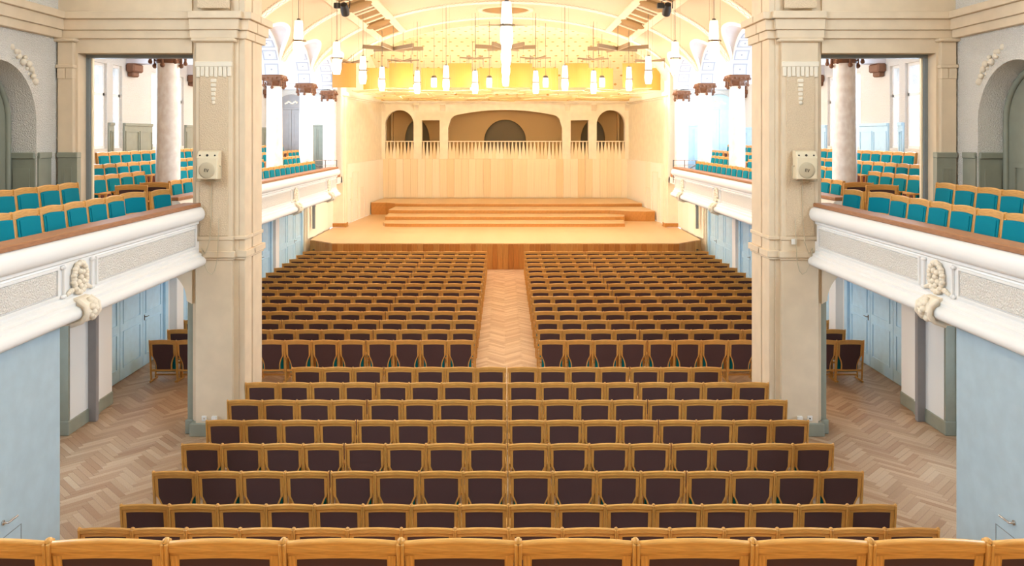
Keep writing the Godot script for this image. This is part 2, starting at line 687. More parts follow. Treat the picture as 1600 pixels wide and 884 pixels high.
# ---------------------------------------------------------------- hall before the pillars
func build_rear_hall() -> void:
	var m := MB.new()
	bd(m, -8.4, 8.4, 0, 10.9, -3.4, -3.0)
	single("wall_rear", m, M["plaster"], "", "", Vector3.ZERO, "", "structure")
	m = MB.new()
	bd(m, -8.4, 8.4, 10.6, 10.9, -3.4, 13.6)
	single("ceiling", m, M["plaster"], "", "", Vector3.ZERO, "", "structure")
	for s in [-1.0, 1.0]:
		var side := "left" if s < 0 else "right"
		# upper side wall: arched niches below, high windows above the cornice
		var w := structure("wall_upper_" + side)
		m = MB.new()
		var niches := [[11.0, 12.83], [6.9, 8.73], [2.8, 4.63]]
		var poly := PackedVector2Array()
		poly.append(Vector2(-3.0, 3.0))
		poly.append(Vector2(-3.0, 7.7))
		poly.append(Vector2(13.46, 7.7))
		poly.append(Vector2(13.46, 3.0))
		for nn in niches:
			poly.append(Vector2(nn[1], 3.0))
			var r: float = (nn[1] - nn[0]) / 2.0
			for i in 21:
				var a := PI * i / 20.0
				poly.append(Vector2((nn[0] + nn[1]) / 2.0 + r * cos(a), 5.25 + r * sin(a)))
			poly.append(Vector2(nn[0], 3.0))
		m.plate(poly, Vector3(s * 7.55, 0, 0), Vector3(0, 0, -1), Vector3.UP, Vector3(s * 0.42, 0, 0))
		bd(m, s * 7.55, s * 7.97, 9.75, 10.6, -3.0, 13.46)
		var last := -3.0
		for d in [3.0, 6.6]:
			bd(m, s * 7.55, s * 7.97, 7.7, 9.75, last, d - 1.15)
			last = d + 1.15
		bd(m, s * 7.55, s * 7.97, 7.7, 9.75, last, 13.46)
		part(w, "plaster", m, M["white_stucco"])
		m = MB.new()
		for b in [[6.66, 6.80, 0.10], [6.80, 6.98, 0.14], [6.98, 7.10, 0.20]]:
			bd(m, s * 7.55, s * (7.55 - b[2]), b[0], b[1], -3.0, 13.40, 0.008)
		part(w, "cornice", m, M["plaster"])
		# closed back of the niches with panelled doors
		for i in 3:
			var nn: Array = niches[i]
			var dr := structure("door_%d" % (taken.get("door_n", 0) + 1))
			taken["door_n"] = taken.get("door_n", 0) + 1
			m = MB.new()
			bd(m, s * 7.97, s * 8.1, 3.2, 6.4, nn[0] - 0.2, nn[1] + 0.2)
			part(dr, "leaf", m, M["grey_green"])
			m = MB.new()
			var pts := []
			for k in 21:
				var a := PI * k / 20.0
				pts.append(Vector3(s * 7.95, 5.25 + 0.83 * sin(a), -((nn[0] + nn[1]) / 2.0 + 0.83 * cos(a))))
			pts.push_front(Vector3(s * 7.95, 3.4, pts[0].z))
			pts.append(Vector3(s * 7.95, 3.4, pts[-1].z))
			m.tube(pts, 0.045, 8)
			panel_on_x(m, s * 7.97, -s, 3.5, 4.6, nn[0] + 0.25, (nn[0] + nn[1]) / 2 - 0.06, 0.07, 0.03)
			panel_on_x(m, s * 7.97, -s, 3.5, 4.6, (nn[0] + nn[1]) / 2 + 0.06, nn[1] - 0.25, 0.07, 0.03)
			part(dr, "moulding", m, M["grey_green"])
		# wainscot of the far niche reveal
		m = MB.new()
		bd(m, s * 7.56, s * 7.96, 3.3, 4.7, 12.80, 12.83)
		bd(m, s * 7.56, s * 7.96, 4.66, 4.76, 12.77, 12.83, 0.01)
		bd(m, s * 7.64, s * 7.90, 3.6, 4.5, 12.785, 12.81)
		part(w, "wainscot", m, M["grey_green"])
		m = MB.new()
		bd(m, s * 7.52, s * 7.55, 3.3, 4.7, 12.85, 13.2)
		bd(m, s * 7.50, s * 7.55, 4.66, 4.76, 12.85, 13.2, 0.01)
		part(w, "wainscot", m, M["grey_green"])
		# leafy plaster spray over the niche
		m = MB.new()
		for k in 26:
			var a := 0.15 + k * 0.045
			var q := Vector3(s * (7.54 - 0.03 * sin(k * 1.7)), 5.25 + (1.13 + 0.07 * sin(k * 2.1)) * sin(a), -(11.915 + (1.05 + 0.05 * cos(k * 2.9)) * cos(a)))
			if k > 9:
				m.ball(q, 0.045 + 0.015 * sin(k * 1.3), 6)
		part(w, "plaster_spray", m, M["stone_relief"])
		for d in [3.0, 6.6]:
			window_x(s * 7.76, s, 7.7, 9.75, d - 1.15, d + 1.15, 2)
		# lower storey: pale blue partition under the gallery, then the open passage
		var b := structure("wall_blue_" + side)
		m = MB.new()
		bd(m, s * 5.25, s * 5.40, 0, 2.95, -3.0, 9.375, 0.006)
		part(b, "partition", m, M["blue_panel"])
		m = MB.new()
		m.tube([Vector3(s * 5.25, 1.02, -8.3), Vector3(s * 5.19, 1.02, -8.3), Vector3(s * 5.19, 1.02, -8.46)], 0.011, 8)
		m.xf = Transform3D(Basis(Vector3.BACK, PI / 2), Vector3(s * 5.25, 1.02, -8.3))
		m.lathe([[0.0, -0.012], [0.026, -0.012], [0.026, 0.012], [0.0, 0.012]], Vector3.ZERO, 14)
		part(b, "door_handle", m, M["chrome"])
		m = MB.new()
		panel_on_x(m, s * 5.25, -s, 0.3, 0.86, 7.5, 8.62, 0.008, 0.004)
		part(b, "hatch", m, M["steel"])
		m = MB.new()
		bd(m, s * 8.0, s * 8.3, 0, 3.3, -3.0, 10.0)
		bd(m, s * 8.0, s * 8.3, 0, 0.9, 10.0, 12.6)
		bd(m, s * 8.0, s * 8.3, 2.5, 3.3, 10.0, 12.6)
		bd(m, s * 8.0, s * 8.3, 0, 3.3, 12.6, 13.46)
		window_x(s * 8.1, s, 0.9, 2.5, 10.0, 12.6, 2)
		single("wall_passage_" + side, m, M["plaster"], "", "", Vector3.ZERO, "", "structure")


# glazed opening in a wall across x
func window_x(x: float, s: float, y0: float, y1: float, d0: float, d1: float, mullions: int) -> void:
	taken["window_n"] = taken.get("window_n", 0) + 1
	var w := structure("window_%d" % taken["window_n"])
	var m := MB.new()
	panel_on_x(m, x - s * 0.03, s, y0, y1, d0, d1, 0.07, 0.07)
	for i in mullions:
		var d := d0 + (d1 - d0) * (i + 1) / (mullions + 1)
		bd(m, x - s * 0.03, x + s * 0.03, y0, y1, d - 0.025, d + 0.025)
	bd(m, x - s * 0.03, x + s * 0.03, y0 + (y1 - y0) * 0.62, y0 + (y1 - y0) * 0.62 + 0.07, d0, d1)
	part(w, "frame", m, M["white"])
	m = MB.new()
	bd(m, x - 0.004, x + 0.004, y0 + 0.05, y1 - 0.05, d0 + 0.05, d1 - 0.05)
	part(w, "pane", m, M["pane"])


# ---------------------------------------------------------------- pillars and the cross wall between them and the side walls
func build_pillars() -> void:
	for s in [-1.0, 1.0]:
		var side := "left" if s < 0 else "right"
		var p := thing("pillar", "tall square cream pillar with fluted drop ornament and mouldings, carrying a small loudspeaker", "pillar", Vector3(s * 4.92, 0, -13.9), 0.0, "square pillars before the nave")
		var o := Vector3(s * 4.92, 0, -13.9)
		var m := MB.new()
		m.xf.origin = -o
		# core, corner strips and the two flat strips towards the nave
		bd(m, s * 4.50, s * 5.30, 0.0, 10.6, 13.50, 14.40)
		bd(m, s * 4.42, s * 4.52, 0.0, 10.6, 13.49, 13.86, 0.008)
		bd(m, s * 4.42, s * 4.52, 0.0, 10.6, 13.93, 14.44, 0.008)
		bd(m, s * 4.52, s * 4.66, 0.0, 10.6, 13.48, 13.52, 0.006)
		part(p, "shaft", m, M["plaster"])
		m = MB.new()
		m.xf.origin = -o
		bd(m, s * 4.60, s * 5.22, 0.0, 6.67, 13.40, 13.52, 0.012)
		part(p, "pilaster", m, M["plaster"])
		m = MB.new()
		m.xf.origin = -o
		bd(m, s * 4.67, s * 5.15, 3.35, 6.05, 13.385, 13.41, 0.006)
		bd(m, s * 4.64, s * 5.18, 7.16, 9.5, 13.36, 13.42, 0.01)
		part(p, "stucco_panel", m, M["stucco"])
		m = MB.new()
		m.xf.origin = -o
		# bands round the shaft
		for b in [[2.99, 3.10, 0.05], [2.95, 2.99, 0.025], [3.28, 3.34, 0.02]]:
			bd(m, s * (4.60 - b[2]), s * (5.22 + b[2]), b[0], b[1], 13.40 - b[2], 13.54, 0.008)
			bd(m, s * (4.42 - b[2]), s * 4.60, b[0], b[1], 13.47 - b[2], 13.87 + b[2], 0.008)
			bd(m, s * (4.42 - b[2]), s * 4.60, b[0], b[1], 13.92 - b[2], 14.45 + b[2], 0.008)
		part(p, "moulding", m, M["plaster"])
		# fluted block with a hanging drop
		m = MB.new()
		m.xf.origin = -o
		bd(m, s * 4.60, s * 5.22, 6.18, 6.27, 13.36, 13.42, 0.012)
		for k in 8:
			var x := 4.615 + k * 0.0745
			bd(m, s * x, s * (x + 0.064), 6.02 - 0.015 * (k % 2), 6.19, 13.365, 13.41, 0.012)
		for k in 5:
			bd(m, s * (4.91 - 0.05 + 0.004 * k), s * (4.91 + 0.05 - 0.004 * k), 5.92 - k * 0.075, 5.98 - k * 0.075, 13.365, 13.40, 0.012)
		m.ball(Vector3(s * 4.91, 5.58, -13.38), 0.035, 8)
		part(p, "fluted_drop", m, M["stone_relief"])
		m = MB.new()
		m.xf.origin = -o
		bd(m, s * 4.585, s * 5.31, 0.0, 0.22, 13.36, 14.45, 0.012)
		bd(m, s * 4.38, s * 4.6, 0.0, 0.22, 13.43, 14.48, 0.012)
		part(p, "plinth", m, M["grey_green"])
		m = MB.new()
		m.xf.origin = -o
		for b in [[6.66, 6.80, 0.05], [6.80, 6.98, 0.09], [6.98, 7.10, 0.15]]:
			bd(m, s * (4.42 - b[2]), s * 4.6, b[0], b[1], 13.49 - b[2], 13.88, 0.008)
			bd(m, s * (4.42 - b[2]), s * 4.6, b[0], b[1], 13.92, 14.46 + b[2], 0.008)
			bd(m, s * (4.56 - b[2]), s * 5.3, b[0], b[1], 13.40 - b[2], 13.52, 0.008)
		m.xf = Transform3D(Basis(), -o)
		bd(m, s * 4.54, s * 5.28, 6.60, 6.66, 13.33, 13.5, 0.02)
		part(p, "cornice", m, M["plaster"])
		# cross wall outside the pillar: tall gallery opening above, arch to the side passage below
		var w := structure("wall_cross_" + side)
		m = MB.new()
		bd(m, s * 5.30, s * 7.60, 6.42, 10.6, 13.46, 14.0)
		bd(m, s * 7.22, s * 7.60, 3.26, 6.42, 13.46, 14.0)
		bd(m, s * 7.60, s * 10.4, 3.26, 10.6, 13.46, 14.0)
		var arch := PackedVector2Array([Vector2(5.30, 2.96), Vector2(5.30, 2.2)])
		for i in 13:
			var a := PI - PI / 2 * i / 12.0
			arch.append(Vector2(5.39 + 0.55 + 0.55 * cos(a), 2.25 + 0.55 * sin(a)))
		for i in 13:
			var a := PI / 2 - PI / 2 * i / 12.0
			arch.append(Vector2(7.30 - 0.55 + 0.55 * cos(a), 2.25 + 0.55 * sin(a)))
		arch.append(Vector2(7.40, 2.2))
		arch.append(Vector2(7.40, 2.96))
		m.plate(arch, Vector3(0, 0, -13.46), Vector3(s, 0, 0), Vector3.UP, Vector3(0, 0, -0.94))
		part(w, "plaster", m, M["plaster"])
		m = MB.new()
		for b in [[6.66, 6.80, 0.05], [6.80, 6.98, 0.09], [6.98, 7.10, 0.15]]:
			bd(m, s * 5.2, s * 7.5, b[0], b[1], 13.46 - b[2], 13.5, 0.008)
		part(w, "cornice", m, M["plaster"])
		# corner pilaster
		m = MB.new()
		bd(m, s * 7.26, s * 7.52, 3.26, 6.60, 13.38, 13.5, 0.01)
		bd(m, s * 7.20, s * 7.56, 6.60, 6.66, 13.31, 13.5, 0.02)
		bd(m, s * 7.24, s * 7.54, 6.16, 6.22, 13.35, 13.5, 0.01)
		for k in 2:
			bd(m, s * (7.252 + k * 0.14), s * (7.38 + k * 0.14), 5.98, 6.16, 13.36, 13.5, 0.012)
		part(w, "corner_pilaster", m, M["plaster"])
		m = MB.new()
		bd(m, s * 7.18, s * 7.50, 3.26, 4.68, 13.36, 13.48)
		bd(m, s * 7.17, s * 7.52, 4.66, 4.75, 13.34, 13.48, 0.01)
		panel_z(m, s * 7.27, s * 7.42, 3.5, 4.5, 13.36, 0.03, 0.012)
		part(w, "wainscot", m, M["grey_green"])
		# steel lining of the gallery opening
		m = MB.new()
		bd(m, s * 5.30, s * 7.22, 6.36, 6.42, 13.72, 13.84, 0.005)
		bd(m, s * 7.15, s * 7.22, 3.26, 6.36, 13.72, 13.84, 0.005)
		part(w, "opening_frame", m, M["steel"])
		m = MB.new()
		bd(m, s * 7.12, s * 7.15, 3.26, 6.36, 13.75, 13.80, 0.004)
		part(w, "frame_bead", m, M["ivory"])
		# lower piers of the passage arch
		var q := structure("wall_pier_" + side)
		m = MB.new()
		bd(m, s * 7.36, s * 8.3, 0.0, 3.0, 13.46, 14.45)
		bd(m, s * 7.40, s * 8.0, 0.0, 3.0, 14.5, 15.0)
		part(q, "plaster", m, M["white"])
		m = MB.new()
		bd(m, s * 7.36, s * 7.96, 0.0, 2.96, 13.42, 13.47)
		bd(m, s * 7.52, s * 7.54, 0.0, 2.96, 13.40, 13.43)
		part(q, "painted_face", m, M["grey_green"])
		m = MB.new()
		bd(m, s * 7.345, s * 8.0, 0.0, 0.24, 13.40, 14.46, 0.012)
		bd(m, s * 7.385, s * 8.0, 0.0, 0.24, 14.49, 15.02, 0.012)
		part(q, "plinth", m, M["grey_green"])
		m = MB.new()
		bd(m, s * 7.22, s * 7.37, 0.0, 2.9, 14.06, 14.14, 0.008)
		bd(m, s * 7.24, s * 7.30, 0.0, 2.9, 14.14, 14.20, 0.008)
		part(q, "door_post", m, M["door_grey"])
		m = MB.new()
		bd(m, s * 5.29, s * 5.40, 0.0, 2.96, 13.52, 14.42, 0.008)
		bd(m, s * 5.285, s * 5.43, 0.0, 0.24, 13.49, 14.44, 0.012)
		part(q, "jamb", m, M["grey_green"])
	# wall over the nave arch, closing the vault towards the rear hall
	var poly := PackedVector2Array()
	for i in 41:
		var x := -4.5 + 9.0 * i / 40.0
		poly.append(Vector2(x, SPRING + VB * sqrt(1.0 - pow(x / VA, 2.0)) - 0.05))
	poly.append(Vector2(4.5, 10.7))
	poly.append(Vector2(-4.5, 10.7))
	var m := MB.new()
	m.plate(poly, Vector3(0, 0, -13.5), Vector3.RIGHT, Vector3.UP, Vector3(0, 0, -0.3))
	single("wall_nave_arch", m, M["plaster"], "", "", Vector3.ZERO, "", "structure")


func panel_z(m: MB, x0: float, x1: float, y0: float, y1: float, d: float, w: float, t: float) -> void:
	var a := minf(x0, x1)
	var b := maxf(x0, x1)
	bd(m, a, b, y0, y0 + w, d - t, d)
	bd(m, a, b, y1 - w, y1, d - t, d)
	bd(m, a, a + w, y0 + w, y1 - w, d - t, d)
	bd(m, b - w, b, y0 + w, y1 - w, d - t, d)


# ---------------------------------------------------------------- side galleries along the nave
func build_galleries() -> void:
	for s in [-1.0, 1.0]:
		var side := "left" if s < 0 else "right"
		# ground floor: wall of pale blue doors between white pilasters
		var w := structure("wall_doors_" + side)
		var m := MB.new()
		bd(m, s * 7.95, s * 8.3, 0, 3.3, 14.4, 31.3)
		part(w, "plaster", m, M["white"])
		m = MB.new()
		for d in [19.1, 23.2, 27.3]:
			bd(m, s * 7.78, s * 7.98, 0, 2.98, d - 0.2, d + 0.2, 0.012)
		part(w, "pilaster", m, M["white"])
		m = MB.new()
		for d in [19.1, 23.2, 27.3]:
			bd(m, s * 7.76, s * 7.98, 0, 0.24, d - 0.22, d + 0.22, 0.012)
		part(w, "plinth", m, M["pale_blue"])
		for b in [15.1, 19.4, 23.5, 27.6]:
			taken["door_n"] = taken.get("door_n", 0) + 1
			var dr := structure("door_%d" % taken["door_n"])
			var fr := MB.new()
			bd(fr, s * 7.84, s * 7.97, 0, 2.75, b + 0.05, b + 0.2, 0.01)
			bd(fr, s * 7.84, s * 7.97, 0, 2.75, b + 3.32, b + 3.47, 0.01)
			bd(fr, s * 7.84, s * 7.97, 2.62, 2.78, b + 0.05, b + 3.47, 0.01)
			part(dr, "frame", fr, M["pale_blue"])
			for k in 3:
				var lo: float = b + 0.22 + k * 1.035
				var leaf := MB.new()
				bd(leaf, s * 7.90, s * 7.95, 0.01, 2.61, lo, lo + 1.02, 0.006)
				for pn in [[0.25, 1.0], [1.15, 2.45]]:
					panel_on_x(leaf, s * 7.90, -s, pn[0], pn[1], lo + 0.12, lo + 0.90, 0.03, 0.018)
				var lf := part(dr, "leaf", leaf, M["pale_blue"])
				if k == 2:
					var h := MB.new()
					h.tube([Vector3(s * 7.90, 1.08, -(lo + 0.07)), Vector3(s * 7.85, 1.08, -(lo + 0.07)), Vector3(s * 7.85, 1.08, -(lo + 0.18))], 0.009, 8)
					bd(h, s * 7.893, s * 7.90, 1.0, 1.12, lo + 0.055, lo + 0.085)
					part(lf, "handle", h, M["iron"])
		# gallery floor with its tiers, outer wall, end wall
		m = MB.new()
		bd(m, s * 6.02, s * 10.4, 3.0, 3.262, 14.0, 28.4)
		bd(m, s * 7.0, s * 10.4, 3.0, 3.262, 28.4, 34.3)
		bd(m, s * 5.16, s * 8.3, 3.0, 3.262, -3.0, 14.0)
		var gf := structure("floor_gallery_" + side)
		part(gf, "slab", m, M["white"])
		m = MB.new()
		bd(m, s * 7.02, s * 10.2, 3.25, 3.42, 14.0, 34.0)
		bd(m, s * 7.92, s * 10.2, 3.25, 3.56, 14.0, 34.0)
		bd(m, s * 8.80, s * 10.2, 3.25, 3.77, 14.0, 34.0)
		bd(m, s * 6.18, s * 7.6, 3.25, 3.43, -3.0, 12.9)
		part(gf, "tier", m, M["rail_wood"])
		var ow := structure("wall_gallery_" + side)
		m = MB.new()
		var wins := []
		for b in [19.5, 23.55, 27.65, 31.6]:
			wins.append([b - 0.75, b + 0.75])
		wins.append([20.55, 21.05])
		wins.append([24.65, 25.1])
		wins.sort_custom(func(a, b): return a[0] < b[0])
		var last := 14.0
		for e in wins:
			bd(m, s * 10.1, s * 10.45, 3.0, 8.6, last, e[0])
			bd(m, s * 10.1, s * 10.45, 3.0, 4.7, e[0], e[1])
			bd(m, s * 10.1, s * 10.45, 6.85, 8.6, e[0], e[1])
			last = e[1]
		bd(m, s * 10.1, s * 10.45, 3.0, 8.6, last, 34.4)
		part(ow, "plaster", m, M["white_stucco"])
		for e in wins:
			window_x(s * 10.2, s, 4.7, 6.85, e[0], e[1], 1 if e[1] - e[0] > 1.0 else 0)
		# boarded dado, each field a panel
		var dado := MB.new()
		var dl := 14.0
		for e in wins + [[34.4, 34.4]]:
			if e[0] - dl > 0.2:
				bd(dado, s * 10.05, s * 10.12, 3.3, 5.3, dl + 0.03, e[0] - 0.03)
				bd(dado, s * 10.02, s * 10.12, 5.28, 5.36, dl + 0.03, e[0] - 0.03, 0.01)
				var n := maxi(1, int((e[0] - dl) / 0.7))
				for k in n:
					var a: float = dl + 0.08 + (e[0] - dl - 0.1) * k / n
					panel_on_x(dado, s * 10.05, -s, 3.9, 5.15, a, a + (e[0] - dl - 0.1) / n - 0.08, 0.03, 0.02)
			dl = e[1]
		part(ow, "dado", dado, M["grey_green"] if s < 0 else M["pale_blue"])
		# brown consoles under the vault on the outer wall
		for d in COLS:
			var k := MB.new()
			bd(k, s * 9.86, s * 10.1, 6.72, 6.95, d - 0.28, d + 0.28, 0.04)
			bd(k, s * 9.93, s * 10.1, 6.60, 6.74, d - 0.18, d + 0.18, 0.03)
			part(ow, "console", k, M["carved"])
		# end wall with a tall door under a lunette
		var ew := structure("wall_gallery_end_" + side)
		m = MB.new()
		bd(m, s * 7.0, s * 10.4, 3.0, 9.0, 34.05, 34.4)
		part(ew, "plaster", m, M["white_stucco"])
		m = MB.new()
		var dcol: Material = M["door_grey"] if s < 0 else M["pale_blue"]
		bd(m, s * 7.70, s * 8.35, 3.5, 5.42, 33.98, 34.06)
		bd(m, s * 7.70, s * 8.35, 5.40, 5.48, 33.94, 34.06, 0.01)
		for k in 2:
			panel_z(m, s * (7.74 + k * 0.28), s * (7.98 + k * 0.28), 3.8, 5.3, 33.98, 0.03, 0.02)
		bd(m, s * 8.28, s * 8.42, 3.5, 6.2, 33.93, 34.06, 0.01)
		part(ew, "dado", m, M["grey_green"] if s < 0 else M["pale_blue"])
		taken["door_n"] = taken.get("door_n", 0) + 1
		var ed := structure("door_%d" % taken["door_n"])
		for k in 2:
			m = MB.new()
			bd(m, s * (8.52 + k * 0.57), s * (9.08 + k * 0.57), 3.75, 6.12, 33.96, 34.05, 0.008)
			for pn in [[3.95, 4.7], [4.85, 5.95]]:
				panel_z(m, s * (8.62 + k * 0.57), s * (8.98 + k * 0.57), pn[0], pn[1], 33.96, 0.03, 0.015)
			part(ed, "leaf", m, dcol)
		m = MB.new()
		bd(m, s * 8.42, s * 9.76, 6.12, 6.2, 33.92, 34.05, 0.01)
		var lun := PackedVector2Array()
		for i in 17:
			var a := PI * i / 16.0
			lun.append(Vector2(s * (9.09 + 0.66 * cos(a)), 6.2 + 0.56 * sin(a)))
		m.plate(lun, Vector3(0, 0, -33.97), Vector3.RIGHT, Vector3.UP, Vector3(0, 0, -0.08))
		part(ed, "lunette", m, dcol)
		m = MB.new()
		for k in 9:
			m.ball(Vector3(s * (8.85 + k * 0.06), 6.42 + 0.04 * sin(k * 1.4), -33.96), 0.045, 6)
		part(ed, "carving", m, M["stone_relief"])
		# columns between the seats
		for i in COLS.size() - 1:
			column(s, COLS[i], i)
		# flat end pilaster with half a capital
		var hp := thing("end_pilaster", "flat cream marble pilaster with brown carved cap beside the stage opening", "pilaster", Vector3(s * 7.4, 3.2, -33.55), 0.0, "end pilasters at the stage")
		m = MB.new()
		m.cbox(Vector3(-0.24, 0, -0.3), Vector3(0.24, 3.36, 0.1), 0.012)
		part(hp, "shaft", m, M["marble"])
		capital(hp, 3.36, 0.30)


func column(s: float, d: float, i: int) -> void:
	var where: String = ["nearest the square pillar", "second past the square pillar", "third past the square pillar", "last before the stage"][i]
	var c := thing("column", "round pale marble gallery column with brown carved capital, " + where, "column", Vector3(s * 7.4, 3.40, -d), 0.0, "gallery columns, " + where)
	var m := MB.new()
	m.lathe([[0.0, 0.28], [0.255, 0.28], [0.25, 1.4], [0.235, 3.2], [0.235, 3.22], [0.0, 3.22]], Vector3.ZERO, 28)
	part(c, "shaft", m, M["marble"])
	m = MB.new()
	m.cbox(Vector3(-0.34, 0, -0.34), Vector3(0.34, 0.12, 0.34), 0.01)
	m.lathe([[0.33, 0.12], [0.34, 0.16], [0.32, 0.2], [0.28, 0.22], [0.28, 0.25], [0.26, 0.29], [0.0, 0.29]], Vector3.ZERO, 28)
	part(c, "base", m, M["marble"])
	capital(c, 3.22, 0.33)


func capital(c: Node3D, y: float, w: float) -> void:
	var m := MB.new()
	m.lathe([[0.0, y - 0.02], [0.25, y - 0.02], [0.27, y + 0.02], [0.25, y + 0.05], [w * 0.8, y + 0.10], [w * 1.0, y + 0.16], [0.0, y + 0.16]], Vector3.ZERO, 20)
	m.cbox(Vector3(-w, y + 0.15, -w), Vector3(w, y + 0.33, w), 0.03)
	for k in 4:
		for j in 5:
			var t: float = -1.0 + j * 0.5
			var q := Vector3(t * w * 0.85, y + 0.2 + 0.03 * (j % 2), w).rotated(Vector3.UP, k * PI / 2)
			m.ball(q, 0.045, 6)
	var o := part(c, "capital", m, M["carved"])
	m = MB.new()
	for k in 4:
		var q := Vector3(w * 0.82, 0, w * 0.82).rotated(Vector3.UP, k * PI / 2) * Vector3(1, 1, 1)
		m.ball(q + Vector3(0, y + 0.0, 0), 0.05, 8)
		m.tube([q + Vector3(0, y + 0.04, 0), q + Vector3(0, y + 0.16, 0)], 0.03, 6)
		q = Vector3(0, 0, 0.29).rotated(Vector3.UP, k * PI / 2)
		m.ball(q + Vector3(0, y - 0.07, 0), 0.055, 8)
		m.tube([q + Vector3(0, y - 0.03, 0), q + Vector3(0, y + 0.12, 0)], 0.025, 6)
	part(o, "drop", m, M["carved"])


# ---------------------------------------------------------------- the vault
func lunette(d: float) -> float:
	for i in COLS.size() - 1:
		var a: float = COLS[i]
		var b: float = COLS[i + 1]
		if d >= a and d <= b:
			return bay(d, a, b)
	if d < COLS[0]:
		return bay(d, 13.46, COLS[0])
	return SPRING


func bay(d: float, a: float, b: float) -> float:
	var h := (b - a) / 2.0 - 0.22
	var u := absf(d - (a + b) / 2.0) / h
	return SPRING + (1.35 * pow(1.0 - pow(u, 2.3), 0.5) if u < 1.0 else 0.0)


func edge_x(d: float) -> float:
	return VA * sqrt(maxf(0.0, 1.0 - pow((lunette(d) - SPRING) / VB, 2.0)))


func strip(m: MB, a: Array, b: Array, na: Array, nb: Array, u0: float, u1: float) -> void:
	m.tri(a[0], a[1], b[1], na[0], na[1], nb[1], Vector2(u0, 0), Vector2(u0, 1), Vector2(u1, 1))
	m.tri(a[0], b[1], b[0], na[0], nb[1], nb[0], Vector2(u0, 0), Vector2(u1, 1), Vector2(u1, 0))


